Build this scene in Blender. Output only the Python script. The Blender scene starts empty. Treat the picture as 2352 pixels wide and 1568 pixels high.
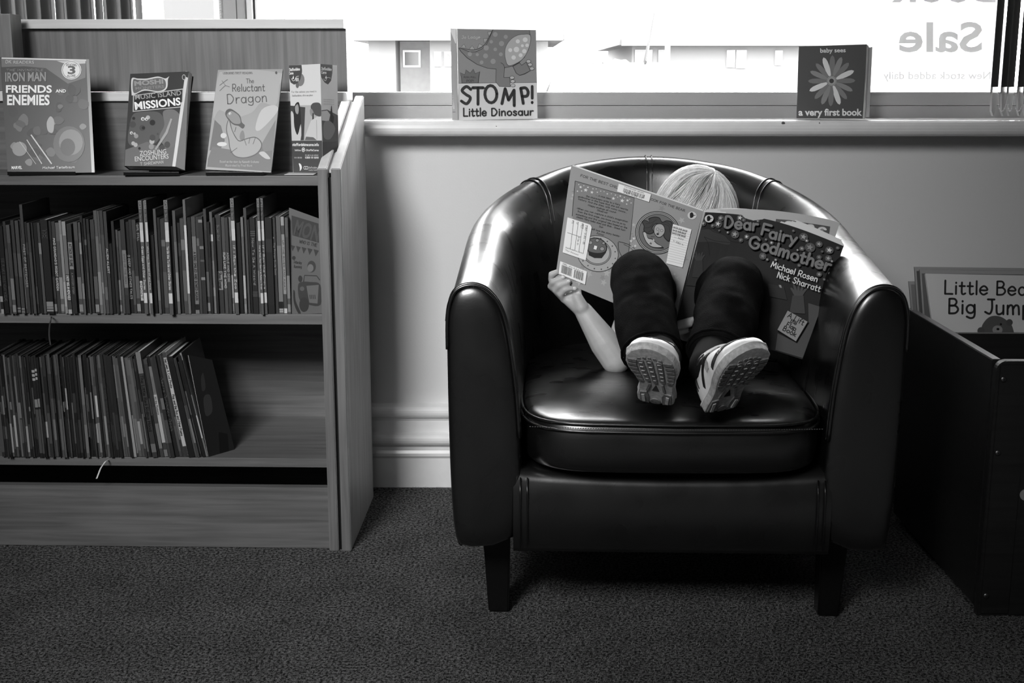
import bpy, bmesh, math, random
from mathutils import Vector, Matrix, noise
R = math.radians
PI = math.pi
S = bpy.context.scene
COL = S.collection

# ------------------------------------------------------------------ camera
FPX = 2890.0
CX, CY = 1176.0, 784.0
CAMZ = 0.88
PITCH = R(12.0)
cd = bpy.data.cameras.new('camera')
cd.sensor_width = 36.0
cd.lens = FPX / 2352.0 * 36.0
cd.clip_start = 0.05
cd.clip_end = 500
cam = bpy.data.objects.new('camera', cd)
COL.objects.link(cam)
cam.location = (0, 0, CAMZ)
cam.rotation_euler = (PI / 2 - PITCH, 0, 0)
S.camera = cam
# ------------------------------------------------------------------ view
S.view_settings.view_transform = 'Standard'
S.view_settings.look = 'None'
S.view_settings.gamma = 1.0
S.view_settings.use_curve_mapping = False
S.view_settings.exposure = 0.0
# ------------------------------------------------------------------ sky
W = bpy.data.worlds.new('overcast_sky')
S.world = W
W.use_nodes = True
wn = W.node_tree.nodes
wn['Background'].inputs[0].default_value = (1, 1, 1, 1)
wn['Background'].inputs[1].default_value = 17.0


def area(name, loc, sx, sy, power, target, portal=False, spread=180):
    l = bpy.data.lights.new(name, 'AREA')
    l.shape = 'RECTANGLE'
    l.size, l.size_y = sx, sy
    l.energy = power
    l.spread = R(spread)
    o = bpy.data.objects.new(name, l)
    COL.objects.link(o)
    o.location = loc
    d = Vector(target) - Vector(loc)
    o.rotation_euler = d.to_track_quat('-Z', 'Y').to_euler()
    if portal:
        l.cycles.is_portal = True
    return o


area('window_portal', (0.4, 2.72, 1.5), 4.2, 1.6, 1, (0.4, 0, 1.5), portal=True)
# the reading room's lit ceiling panel and an added narrow beam that brightens the wall, both behind the camera on the left
area('ceiling_light', (-0.95, -0.35, 2.45), 1.7, 1.1, 7, (-0.25, 2.2, 0.4), spread=100)
area('added_wall_beam', (-1.0, -0.4, 2.0), 0.7, 0.7, 6.3, (-0.22, 2.6, 0.38), spread=48)


# ------------------------------------------------------------------ projection helpers
def ray(px, py):
    a = (px - CX) / FPX
    b = -(py - CY) / FPX
    c, s = math.cos(PITCH), math.sin(PITCH)
    # camera forward (0,c,-s), up (0,s,c), right (1,0,0)
    return Vector((a, c + b * s, -s + b * c))


def P(px, py, y=None, z=None, x=None):
    """point of the room seen at a pixel of the photograph, on a given plane"""
    d = ray(px, py)
    if y is not None:
        t = y / d.y
    elif z is not None:
        t = (z - CAMZ) / d.z
    else:
        t = x / d.x
    return Vector((0, 0, CAMZ)) + d * t


def lin(g):
    g = max(0.0, min(1.0, g))
    return g / 12.92 if g <= 0.04045 else ((g + 0.055) / 1.055) ** 2.4


# ------------------------------------------------------------------ materials
def new_mat(name):
    m = bpy.data.materials.new(name)
    m.use_nodes = True
    return m, m.node_tree.nodes, m.node_tree.links, m.node_tree.nodes['Principled BSDF']


def mat(name, g, rough=0.5, metal=0.0, spec=0.5, coat=0.0, bump=0.0, bscale=200.0, var=0.0, vscale=8.0, trans=0.0, detail=4.0):
    m, N, L, B = new_mat(name)
    v = lin(g)
    B.inputs['Base Color'].default_value = (v, v, v, 1)
    B.inputs['Roughness'].default_value = rough
    B.inputs['Metallic'].default_value = metal
    B.inputs['Specular IOR Level'].default_value = spec
    if coat:
        B.inputs['Coat Weight'].default_value = coat
        B.inputs['Coat Roughness'].default_value = 0.12
    tc = None
    if bump or var:
        tc = N.new('ShaderNodeTexCoord')
    if var:
        n = N.new('ShaderNodeTexNoise')
        n.inputs['Scale'].default_value = vscale
        n.inputs['Detail'].default_value = 5
        L.new(tc.outputs['Object'], n.inputs['Vector'])
        r = N.new('ShaderNodeMapRange')
        r.inputs[1].default_value = 0.3
        r.inputs[2].default_value = 0.7
        r.inputs[3].default_value = v * (1 - var)
        r.inputs[4].default_value = v * (1 + var)
        L.new(n.outputs['Fac'], r.inputs[0])
        L.new(r.outputs[0], B.inputs['Base Color'])
    if bump:
        n = N.new('ShaderNodeTexNoise')
        n.inputs['Scale'].default_value = bscale
        n.inputs['Detail'].default_value = detail
        L.new(tc.outputs['Object'], n.inputs['Vector'])
        b = N.new('ShaderNodeBump')
        b.inputs['Strength'].default_value = bump
        b.inputs['Distance'].default_value = 0.002
        L.new(n.outputs['Fac'], b.inputs['Height'])
        L.new(b.outputs[0], B.inputs['Normal'])
    return m


def wood(name, g, axis=0, rough=0.45, contrast=0.28):
    m, N, L, B = new_mat(name)
    tc = N.new('ShaderNodeTexCoord')
    mp = N.new('ShaderNodeMapping')
    sc = [70.0, 70.0, 70.0]
    sc[axis] = 3.0
    mp.inputs['Scale'].default_value = sc
    L.new(tc.outputs['Object'], mp.inputs[0])
    n = N.new('ShaderNodeTexNoise')
    n.inputs['Scale'].default_value = 1.6
    n.inputs['Detail'].default_value = 6
    n.inputs['Distortion'].default_value = 0.4
    L.new(mp.outputs[0], n.inputs['Vector'])
    n2 = N.new('ShaderNodeTexNoise')
    n2.inputs['Scale'].default_value = 6
    L.new(tc.outputs['Object'], n2.inputs['Vector'])
    mx = N.new('ShaderNodeMath')
    mx.operation = 'MULTIPLY_ADD'
    mx.inputs[1].default_value = 0.35
    L.new(n2.outputs['Fac'], mx.inputs[0])
    L.new(n.outputs['Fac'], mx.inputs[2])
    r = N.new('ShaderNodeMapRange')
    v = lin(g)
    r.inputs[1].default_value = 0.45
    r.inputs[2].default_value = 0.9
    r.inputs[3].default_value = v * (1 - contrast)
    r.inputs[4].default_value = v * (1 + contrast)
    L.new(mx.outputs[0], r.inputs[0])
    L.new(r.outputs[0], B.inputs['Base Color'])
    B.inputs['Roughness'].default_value = rough
    b = N.new('ShaderNodeBump')
    b.inputs['Strength'].default_value = 0.12
    b.inputs['Distance'].default_value = 0.001
    L.new(n.outputs['Fac'], b.inputs['Height'])
    L.new(b.outputs[0], B.inputs['Normal'])
    return m


def ink_mat(name, rough, coat=0.0, gain=1.0):
    """printed paper: the ink value comes from the mesh's own colour attribute"""
    m, N, L, B = new_mat(name)
    a = N.new('ShaderNodeAttribute')
    a.attribute_name = 'ink'
    L.new(a.outputs['Color'], B.inputs['Base Color'])
    B.inputs['Roughness'].default_value = rough
    if coat:
        B.inputs['Coat Weight'].default_value = coat
        B.inputs['Coat Roughness'].default_value = 0.08
    return m


M = {}
M['wall'] = mat('painted_wall', 0.88, 0.55, bump=0.15, bscale=260)
M['gloss'] = mat('gloss_paint', 0.95, 0.22, bump=0.05, bscale=40, var=0.03, vscale=30)
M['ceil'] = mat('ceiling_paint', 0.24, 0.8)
M['frame'] = mat('window_frame_paint', 0.66, 0.45, bump=0.1, bscale=300)
M['rubber'] = mat('dark_seal', 0.18, 0.6)
M['woodx'] = wood('wood_grain_along', 0.40, 0)
M['woodz'] = wood('wood_grain_upright', 0.44, 2)
M['woodlit'] = wood('window_lit_wood_face', 0.70, 2)  # lighter copy of the panel wood: window light put into the side-face colour
M['edge'] = wood('pale_wood_edging', 0.86, 0, contrast=0.1)
M['edgelit'] = wood('window_lit_wood_edge', 0.80, 1, contrast=0.1)  # pale tone paints the window's grazing light onto the slanted panel tops
M['gap'] = mat('black_spacer', 0.05, 0.7)
M['bin'] = wood('dark_stained_wood', 0.12, 0, rough=0.4)
M['binedge'] = wood('dark_stained_edge', 0.5, 1, rough=0.4)
M['metal'] = mat('screw_metal', 0.5, 0.4, metal=1.0)
M['skin'] = mat('child_skin', 0.72, 0.5, bump=0.15, bscale=500, var=0.06, vscale=40)
M['trouser'] = mat('dark_trousers', 0.05, 0.85, spec=0.08, bump=0.5, bscale=700, var=0.25, vscale=25)
M['shirt'] = mat('dark_shirt', 0.08, 0.9, spec=0.1)
M['paper'] = mat('page_paper', 0.86, 0.7)
M['rub_l'] = mat('pale_rubber', 0.70, 0.7, bump=0.5, bscale=900, var=0.25, vscale=180)
M['rub_d'] = mat('dark_rubber', 0.46, 0.6, bump=0.5, bscale=900, var=0.3, vscale=260)
M['shoe_w'] = mat('white_shoe_leather', 0.88, 0.45, bump=0.2, bscale=300, var=0.06, vscale=60)
M['shoe_g'] = mat('grey_shoe_mesh', 0.62, 0.7, bump=0.8, bscale=900)
M['shoe_k'] = mat('dark_shoe_trim', 0.10, 0.3)
M['blackplastic'] = mat('black_plastic', 0.06, 0.25)
M['ink'] = ink_mat('printed_ink', 0.5)
M['inkg'] = ink_mat('glossy_printed_ink', 0.34)
M['inks'] = ink_mat('spine_ink', 0.42)
M['inkm'] = ink_mat('satin_printed_ink', 0.62)
M['inkm'].node_tree.nodes['Principled BSDF'].inputs['Specular IOR Level'].default_value = 0.2
M['house'] = mat('pale_render', 0.43, 0.9)
M['brick'] = mat('pale_brick', 0.68, 0.9, var=0.06, vscale=8)
M['roof'] = mat('roof_tile', 0.40, 0.9, var=0.05, vscale=3)
M['hwin'] = mat('house_window_glass', 0.36, 0.1)
M['eave'] = mat('eave_board', 0.40, 0.8)
M['ground'] = mat('road_surface', 0.45, 0.9, var=0.05, vscale=1)
M['car'] = mat('silver_car_paint', 0.42, 0.3)
M['carglass'] = mat('car_glass', 0.36, 0.15)
M['plasticjacket'] = mat('plastic_jacket_edge', 0.62, 0.18)
M['ribbon'] = mat('pale_ribbon', 0.85, 0.5)


def leather():
    m, N, L, B = new_mat('black_leather')
    tc = N.new('ShaderNodeTexCoord')
    B.inputs['Base Color'].default_value = (0.0028, 0.0028, 0.0028, 1)
    B.inputs['Specular IOR Level'].default_value = 1.0
    B.inputs['IOR'].default_value = 1.55
    B.inputs['Coat Weight'].default_value = 0.45
    B.inputs['Coat Roughness'].default_value = 0.27
    n1 = N.new('ShaderNodeTexNoise')
    n1.inputs['Scale'].default_value = 320
    n1.inputs['Detail'].default_value = 3
    L.new(tc.outputs['Object'], n1.inputs['Vector'])
    mp = N.new('ShaderNodeMapping')
    mp.inputs['Scale'].default_value = (1.0, 2.2, 1.0)
    mp.inputs['Rotation'].default_value = (0, 0, 0.5)
    L.new(tc.outputs['Object'], mp.inputs[0])
    n2 = N.new('ShaderNodeTexNoise')
    n2.inputs['Scale'].default_value = 16
    n2.inputs['Detail'].default_value = 1.5
    n2.inputs['Distortion'].default_value = 0.0
    L.new(mp.outputs[0], n2.inputs['Vector'])
    b1 = N.new('ShaderNodeBump')
    b1.inputs['Strength'].default_value = 0.10
    b1.inputs['Distance'].default_value = 0.0006
    L.new(n1.outputs['Fac'], b1.inputs['Height'])
    b2 = N.new('ShaderNodeBump')
    b2.inputs['Strength'].default_value = 0.11
    b2.inputs['Distance'].default_value = 0.004
    L.new(n2.outputs['Fac'], b2.inputs['Height'])
    L.new(b1.outputs[0], b2.inputs['Normal'])
    L.new(b2.outputs[0], B.inputs['Normal'])
    r = N.new('ShaderNodeMapRange')
    r.inputs[1].default_value = 0.0
    r.inputs[2].default_value = 1.0
    r.inputs[3].default_value = 0.22
    r.inputs[4].default_value = 0.36
    L.new(n2.outputs['Fac'], r.inputs[0])
    L.new(r.outputs[0], B.inputs['Roughness'])
    return m


M['leather'] = leather()


def carpet():
    m, N, L, B = new_mat('grey_carpet')
    tc = N.new('ShaderNodeTexCoord')
    a = N.new('ShaderNodeTexNoise')
    a.inputs['Scale'].default_value = 200
    a.inputs['Detail'].default_value = 9
    a.inputs['Roughness'].default_value = 0.85
    L.new(tc.outputs['Object'], a.inputs['Vector'])
    b = N.new('ShaderNodeTexNoise')
    b.inputs['Scale'].default_value = 9
    b.inputs['Detail'].default_value = 4
    L.new(tc.outputs['Object'], b.inputs['Vector'])
    r = N.new('ShaderNodeMapRange')
    r.inputs[1].default_value = 0.465
    r.inputs[2].default_value = 0.56
    r.inputs[3].default_value = 0.006
    r.inputs[4].default_value = 0.25
    L.new(a.outputs['Fac'], r.inputs[0])
    mu = N.new('ShaderNodeMath')
    mu.operation = 'MULTIPLY_ADD'
    mu.inputs[1].default_value = 0.9
    mu.inputs[2].default_value = 0.55
    L.new(b.outputs['Fac'], mu.inputs[0])
    m2 = N.new('ShaderNodeMath')
    m2.operation = 'MULTIPLY'
    L.new(r.outputs[0], m2.inputs[0])
    L.new(mu.outputs[0], m2.inputs[1])
    L.new(m2.outputs[0], B.inputs['Base Color'])
    B.inputs['Roughness'].default_value = 0.95
    B.inputs['Specular IOR Level'].default_value = 0.1
    bu = N.new('ShaderNodeBump')
    bu.inputs['Strength'].default_value = 0.6
    bu.inputs['Distance'].default_value = 0.004
    L.new(a.outputs['Fac'], bu.inputs['Height'])
    L.new(bu.outputs[0], B.inputs['Normal'])
    return m


M['carpet'] = carpet()


def glass():
    m, N, L, B = new_mat('window_glass')
    N.remove(B)
    t = N.new('ShaderNodeBsdfTransparent')
    t.inputs[0].default_value = (0.96, 0.96, 0.96, 1)
    g = N.new('ShaderNodeBsdfGlossy')
    g.inputs['Roughness'].default_value = 0.02
    f = N.new('ShaderNodeFresnel')
    f.inputs[0].default_value = 1.3
    mx = N.new('ShaderNodeMixShader')
    L.new(f.outputs[0], mx.inputs[0])
    L.new(t.outputs[0], mx.inputs[1])
    L.new(g.outputs[0], mx.inputs[2])
    L.new(mx.outputs[0], N['Material Output'].inputs[0])
    return m


M['glass'] = glass()


def translucent(name, g, mixf=0.6):
    m, N, L, B = new_mat(name)
    N.remove(B)
    v = lin(g)
    t = N.new('ShaderNodeBsdfTranslucent')
    t.inputs[0].default_value = (v, v, v, 1)
    d = N.new('ShaderNodeBsdfDiffuse')
    d.inputs[0].default_value = (v, v, v, 1)
    mx = N.new('ShaderNodeMixShader')
    mx.inputs[0].default_value = mixf
    L.new(d.outputs[0], mx.inputs[1])
    L.new(t.outputs[0], mx.inputs[2])
    L.new(mx.outputs[0], N['Material Output'].inputs[0])
    return m


M['poster'] = translucent('poster_paper', 0.99, 0.75)
M['posterink'] = translucent('grey_poster_ink', 0.52, 0.7)
M['posterink2'] = translucent('pale_poster_ink', 0.58, 0.7)
M['vane'] = translucent('blind_fabric', 0.5, 0.10)
M['vaned'] = translucent('dark_blind_fabric', 0.34, 0.04)


def hair_mat():
    m, N, L, B = new_mat('blond_hair')
    a = N.new('ShaderNodeAttribute')
    a.attribute_name = 'ink'
    L.new(a.outputs['Color'], B.inputs['Base Color'])
    B.inputs['Roughness'].default_value = 0.38
    B.inputs['Specular IOR Level'].default_value = 0.8
    return m


M['hair'] = hair_mat()


# ------------------------------------------------------------------ object helpers
def tag(o, label=None, cat=None, group=None, kind=None):
    if label:
        o['label'] = label
    if cat:
        o['category'] = cat
    if group:
        o['group'] = group
    if kind:
        o['kind'] = kind
    return o


def empty(name, loc, label=None, cat=None, group=None, rz=0.0):
    o = bpy.data.objects.new(name, None)
    COL.objects.link(o)
    o.location = loc
    o.rotation_euler = (0, 0, rz)
    tag(o, label, cat, group)
    return o


def wmat(o):
    m = Matrix.LocRotScale(o.location, o.rotation_euler, o.scale)
    if o.parent:
        return wmat(o.parent) @ m
    return m


def link_mesh(name, me, m, parent=None, world=True, smooth=False):
    """world=True: the vertices are in room coordinates and are moved into the parent's frame"""
    if m is not None:
        for mm in (m if isinstance(m, (list, tuple)) else [m]):
            me.materials.append(mm)
    if smooth:
        for p in me.polygons:
            p.use_smooth = True
    o = bpy.data.objects.new(name, me)
    COL.objects.link(o)
    if parent is not None:
        o.parent = parent
        if world:
            me.transform(wmat(parent).inverted())
    return o


def own_origin(o, loc):
    """move a top-level mesh's origin without moving the mesh"""
    loc = Vector(loc)
    o.data.transform(Matrix.Translation(-loc))
    o.location = loc
    return o


def from_bm(name, bm, m, parent=None, world=True, smooth=False):
    me = bpy.data.meshes.new(name)
    bmesh.ops.recalc_face_normals(bm, faces=bm.faces)
    bm.to_mesh(me)
    bm.free()
    return link_mesh(name, me, m, parent, world, smooth)


def add_box(bm, x0, x1, y0, y1, z0, z1, bev=0.0, seg=2, mtx=None):
    vs = [bm.verts.new((x, y, z)) for x in (x0, x1) for y in (y0, y1) for z in (z0, z1)]
    f = [(0, 1, 3, 2), (4, 6, 7, 5), (0, 4, 5, 1), (2, 3, 7, 6), (0, 2, 6, 4), (1, 5, 7, 3)]
    fs = [bm.faces.new([vs[i] for i in q]) for q in f]
    es = list({e for q in fs for e in q.edges})
    if mtx is not None:
        for v in vs:
            v.co = mtx @ v.co
    if bev:
        bmesh.ops.bevel(bm, geom=es, offset=bev, segments=seg, profile=0.7, affect='EDGES')


def box(name, x0, x1, y0, y1, z0, z1, m, parent=None, bev=0.0, world=True, mtx=None, smooth=False):
    bm = bmesh.new()
    add_box(bm, x0, x1, y0, y1, z0, z1, bev, mtx=mtx)
    return from_bm(name, bm, m, parent, world, smooth)


def prism(name, poly, axis_vec, m, parent=None, bev=0.0, world=True, smooth=False):
    """poly: list of 3-D points (planar outline), swept along axis_vec"""
    bm = bmesh.new()
    a = [bm.verts.new(p) for p in poly]
    b = [bm.verts.new(Vector(p) + Vector(axis_vec)) for p in poly]
    n = len(poly)
    bm.faces.new(a)
    bm.faces.new(b[::-1])
    for i in range(n):
        bm.faces.new((a[i], a[(i + 1) % n], b[(i + 1) % n], b[i]))
    if bev:
        bmesh.ops.bevel(bm, geom=list(bm.edges), offset=bev, segments=2, affect='EDGES')
    return from_bm(name, bm, m, parent, world, smooth)


def tube_bm(bm, pts, r, seg=8, closed=False):
    pts = [Vector(p) for p in pts]
    n = len(pts)
    rings = []
    up0 = Vector((0.13, 0.21, 0.97)).normalized()
    for i, p in enumerate(pts):
        a = pts[(i - 1) % n] if (i > 0 or closed) else pts[i]
        b = pts[(i + 1) % n] if (i < n - 1 or closed) else pts[i]
        t = (b - a).normalized()
        s = t.cross(up0)
        if s.length < 1e-4:
            s = t.cross(Vector((1, 0, 0)))
        s.normalize()
        u = s.cross(t)
        rr = r[i] if isinstance(r, (list, tuple)) else r
        rings.append([bm.verts.new(p + (s * math.cos(2 * PI * k / seg) + u * math.sin(2 * PI * k / seg)) * rr) for k in range(seg)])
    m = n if closed else n - 1
    for i in range(m):
        A, B = rings[i], rings[(i + 1) % n]
        for k in range(seg):
            bm.faces.new((A[k], A[(k + 1) % seg], B[(k + 1) % seg], B[k]))
    if not closed:
        bm.faces.new(rings[0])
        bm.faces.new(rings[-1][::-1])


def tube(name, pts, r, m, parent=None, seg=8, closed=False, world=True):
    bm = bmesh.new()
    tube_bm(bm, pts, r, seg, closed)
    return from_bm(name, bm, m, parent, world, True)


def catmull(pts, n=6, closed=False):
    pts = [Vector(p) for p in pts]
    out = []
    L = len(pts)
    rng = L if closed else L - 1
    for i in range(rng):
        if closed:
            p0, p1, p2, p3 = pts[(i - 1) % L], pts[i], pts[(i + 1) % L], pts[(i + 2) % L]
        else:
            p0, p1, p2, p3 = pts[max(i - 1, 0)], pts[i], pts[i + 1], pts[min(i + 2, L - 1)]
        for k in range(n):
            t = k / n
            out.append(0.5 * ((2 * p1) + (p2 - p0) * t + (2 * p0 - 5 * p1 + 4 * p2 - p3) * t * t + (3 * p1 - p0 - 3 * p2 + p3) * t ** 3))
    if not closed:
        out.append(pts[-1])
    return out


def capsule(bm, p0, p1, r0, r1, seg=14, caps=4):
    p0, p1 = Vector(p0), Vector(p1)
    t = (p1 - p0)
    if t.length < 1e-6:
        t = Vector((0, 0, 1e-4))
    t.normalize()
    s = t.orthogonal().normalized()
    u = t.cross(s)
    rings = []
    for k in range(1, caps + 1):
        a = -PI / 2 + (PI / 2) * k / caps
        rings.append((p0 + t * r0 * math.sin(a), r0 * math.cos(a)))
    for k in range(0, caps):
        a = (PI / 2) * k / caps
        rings.append((p1 + t * r1 * math.sin(a), r1 * math.cos(a)))
    vr = []
    for c, r in rings:
        vr.append([bm.verts.new(c + (s * math.cos(2 * PI * k / seg) + u * math.sin(2 * PI * k / seg)) * r) for k in range(seg)])
    a = bm.verts.new(p0 - t * r0)
    b = bm.verts.new(p1 + t * r1)
    for i in range(len(vr) - 1):
        for k in range(seg):
            bm.faces.new((vr[i][k], vr[i][(k + 1) % seg], vr[i + 1][(k + 1) % seg], vr[i + 1][k]))
    for k in range(seg):
        bm.faces.new((a, vr[0][(k + 1) % seg], vr[0][k]))
        bm.faces.new((b, vr[-1][k], vr[-1][(k + 1) % seg]))


def ellip(bm, c, r, rot=None, seg=20, rings=12):
    m = Matrix.Translation(Vector(c)) @ (rot.to_4x4() if rot else Matrix.Identity(4)) @ Matrix.Diagonal((r[0], r[1], r[2], 1))
    bmesh.ops.create_uvsphere(bm, u_segments=seg, v_segments=rings, radius=1.0, matrix=m)


def remeshed(bm, voxel, smooth_it=4, fac=0.5):
    """union of overlapping closed shells as one continuous surface"""
    me = bpy.data.meshes.new('tmp')
    bmesh.ops.recalc_face_normals(bm, faces=bm.faces)
    bm.to_mesh(me)
    bm.free()
    o = bpy.data.objects.new('tmp', me)
    COL.objects.link(o)
    r = o.modifiers.new('r', 'REMESH')
    r.mode = 'VOXEL'
    r.voxel_size = voxel
    s = o.modifiers.new('s', 'SMOOTH')
    s.factor = fac
    s.iterations = smooth_it
    dg = bpy.context.evaluated_depsgraph_get()
    dg.update()
    out = bpy.data.meshes.new_from_object(o.evaluated_get(dg))
    bpy.data.objects.remove(o)
    bpy.data.meshes.remove(me)
    out.materials.clear()
    return out


def coplanar(C):
    """slide corner 2 along its line of sight until the four corners share a plane"""
    n = (C[1] - C[0]).cross(C[3] - C[0])
    o = Vector((0, 0, CAMZ))
    d = C[2] - o
    t = n.dot(C[0] - o) / n.dot(d)
    C[2] = o + d * t
    return C


# ------------------------------------------------------------------ lettering
GL = {}


def _g(s):
    for line in s.strip().splitlines():
        ch, w, body = line.split('|', 2)
        st = []
        for part in body.split(';'):
            t = part.split()
            pts = [tuple(float(v) / 100 for v in q.split(',')) for q in t[1:]]
            if t[0] == 'c':
                pts = [(p.x, p.y) for p in catmull([(a, b, 0) for a, b in pts], 5)]
            elif t[0] == 'o':
                cx, cy, rx, ry = pts[0][0], pts[0][1], pts[1][0], pts[1][1]
                pts = [(cx + rx * math.cos(2 * PI * k / 16), cy + ry * math.sin(2 * PI * k / 16)) for k in range(17)]
            st.append(pts)
        GL[ch] = (float(w) / 100, st)


_g('''A|78|l 0,0 35,100 70,0;l 12,34 58,34
B|70|l 8,0 8,100;c 8,100 40,99 52,78 38,55 8,53;c 8,53 45,52 62,28 45,3 8,0
C|74|c 65,82 38,100 8,72 8,28 38,0 66,16
D|78|l 8,0 8,100;c 8,100 42,97 68,50 42,3 8,0
E|66|l 60,100 8,100 8,0 60,0;l 8,52 50,52
F|64|l 60,100 8,100 8,0;l 8,52 50,52
G|78|c 65,82 40,100 8,75 8,25 40,0 66,16 69,45;l 69,45 42,45
H|72|l 8,0 8,100;l 62,0 62,100;l 8,52 62,52
I|24|l 10,0 10,100
J|58|l 20,100 60,100;c 45,100 46,35 32,2 4,14
K|68|l 8,0 8,100;l 60,100 8,45;l 25,62 64,0
L|62|l 8,100 8,0 58,0
M|92|l 5,0 16,100 45,30 74,100 85,0
N|72|l 8,0 8,100 62,0 62,100
O|82|o 39,50 34,50
P|66|l 8,0 8,100;c 8,100 46,99 60,73 46,47 8,46
Q|82|o 39,50 34,50;l 48,22 72,-6
R|70|l 8,0 8,100;c 8,100 46,99 60,73 46,47 8,46;l 30,46 64,0
S|68|c 60,84 34,101 8,78 30,55 58,34 36,-1 4,15
T|74|l 0,100 70,100;l 35,100 35,0
U|72|c 8,100 8,25 36,0 64,25 64,100
V|72|l 0,100 34,0 68,100
W|90|l 0,100 20,0 43,82 66,0 86,100
X|72|l 2,100 66,0;l 66,100 2,0
Y|72|l 0,100 34,50 68,100;l 34,50 34,0
Z|70|l 4,100 64,100 4,0 66,0
a|60|o 28,30 23,30;l 52,61 52,0
b|60|l 6,100 6,0;o 31,30 24,30
c|54|c 48,50 26,62 4,42 4,20 26,-1 49,10
d|62|o 28,30 24,30;l 53,100 53,0
e|58|c 6,32 50,33 42,56 24,62 4,42 5,16 26,-1 50,11
f|44|c 44,94 28,101 18,80 18,0;l 2,60 38,60
g|62|o 28,32 24,28;c 53,62 53,-12 32,-30 6,-20
h|58|l 6,100 6,0;c 6,38 24,61 44,52 48,0
i|20|l 9,60 9,0;l 9,82 9,86
j|26|c 16,60 16,-14 4,-28 -6,-24;l 16,82 16,86
k|56|l 6,100 6,0;l 44,60 8,26;l 20,36 48,0
l|20|l 9,100 9,0
m|86|l 6,60 6,0;c 6,38 20,61 36,54 40,0;c 40,38 54,61 72,54 76,0
n|58|l 6,60 6,0;c 6,38 24,61 44,52 48,0
o|60|o 30,30 25,30
p|60|l 6,60 6,-32;o 31,30 24,30
q|60|o 28,30 24,30;l 53,60 53,-32
r|42|l 6,60 6,0;c 6,32 18,56 40,58
s|50|c 42,50 24,62 8,48 26,32 44,16 26,-1 4,10
t|44|c 18,88 18,12 28,-1 42,6;l 2,60 38,60
u|58|c 6,60 8,10 24,-1 44,12 48,30;l 48,60 48,0
v|54|l 4,60 26,0 48,60
w|78|l 4,60 20,0 38,54 56,0 72,60
x|54|l 4,60 48,0;l 48,60 4,0
y|56|l 4,60 28,6;l 50,60 14,-30
z|54|l 6,60 46,60 6,0 48,0
!|24|l 10,100 10,30;l 10,4 10,8
.|22|l 9,2 9,5
,|22|l 10,6 5,-12
'|18|l 9,100 7,80
-|44|l 6,34 36,34
&|74|c 66,40 40,0 6,20 40,62 34,98 16,84 30,52 68,0
0|62|o 30,50 25,50
1|36|l 6,80 20,100 20,0
3|60|c 8,88 34,101 50,78 28,54;c 28,54 58,42 44,2 6,10
8|60|o 30,75 20,24;o 30,26 24,27
''')


def hand_strokes(s):
    """stroke lettering laid out in em units: (list of polylines, width)"""
    x = 0.0
    out = []
    for ch in s:
        if ch == ' ':
            x += 0.42
            continue
        if ch not in GL:
            ch = '-'
        w, st = GL[ch]
        for pl in st:
            out.append([(x + a, b) for a, b in pl])
        x += w + 0.10
    return out, max(x - 0.10, 0.1)


_font_cache = {}


def font_polys(s, off=0.0):
    key = (s, off)
    if key in _font_cache:
        return _font_cache[key]
    c = bpy.data.curves.new('t', 'FONT')
    c.body = s
    c.size = 1.0
    c.offset = off
    c.resolution_u = 3
    o = bpy.data.objects.new('t', c)
    COL.objects.link(o)
    dg = bpy.context.evaluated_depsgraph_get()
    dg.update()
    me = o.evaluated_get(dg).to_mesh()
    vs = [(v.co.x, v.co.y) for v in me.vertices]
    fs = [tuple(p.vertices) for p in me.polygons]
    o.evaluated_get(dg).to_mesh_clear()
    bpy.data.objects.remove(o)
    bpy.data.curves.remove(c)
    x0 = min(v[0] for v in vs)
    x1 = max(v[0] for v in vs)
    vs = [(v[0] - x0, v[1]) for v in vs]
    _font_cache[key] = (vs, fs, x1 - x0)
    return _font_cache[key]


def homography(src):
    """pixel quad (TL,TR,BR,BL) -> unit square (u right, v down)"""
    dst = [(0, 0), (1, 0), (1, 1), (0, 1)]
    A = []
    b = []
    for (x, y), (u, v) in zip(src, dst):
        A.append([x, y, 1, 0, 0, 0, -u * x, -u * y]); b.append(u)
        A.append([0, 0, 0, x, y, 1, -v * x, -v * y]); b.append(v)
    n = 8
    for i in range(n):
        p = max(range(i, n), key=lambda r: abs(A[r][i]))
        A[i], A[p] = A[p], A[i]; b[i], b[p] = b[p], b[i]
        for r in range(n):
            if r != i:
                f = A[r][i] / A[i][i]
                if f:
                    for c in range(i, n):
                        A[r][c] -= f * A[i][c]
                    b[r] -= f * b[i]
    h = [b[i] / A[i][i] for i in range(n)]

    def f(x, y):
        w = h[6] * x + h[7] * y + 1
        return (h[0] * x + h[1] * y + h[2]) / w, (h[3] * x + h[4] * y + h[5]) / w
    return f


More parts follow.
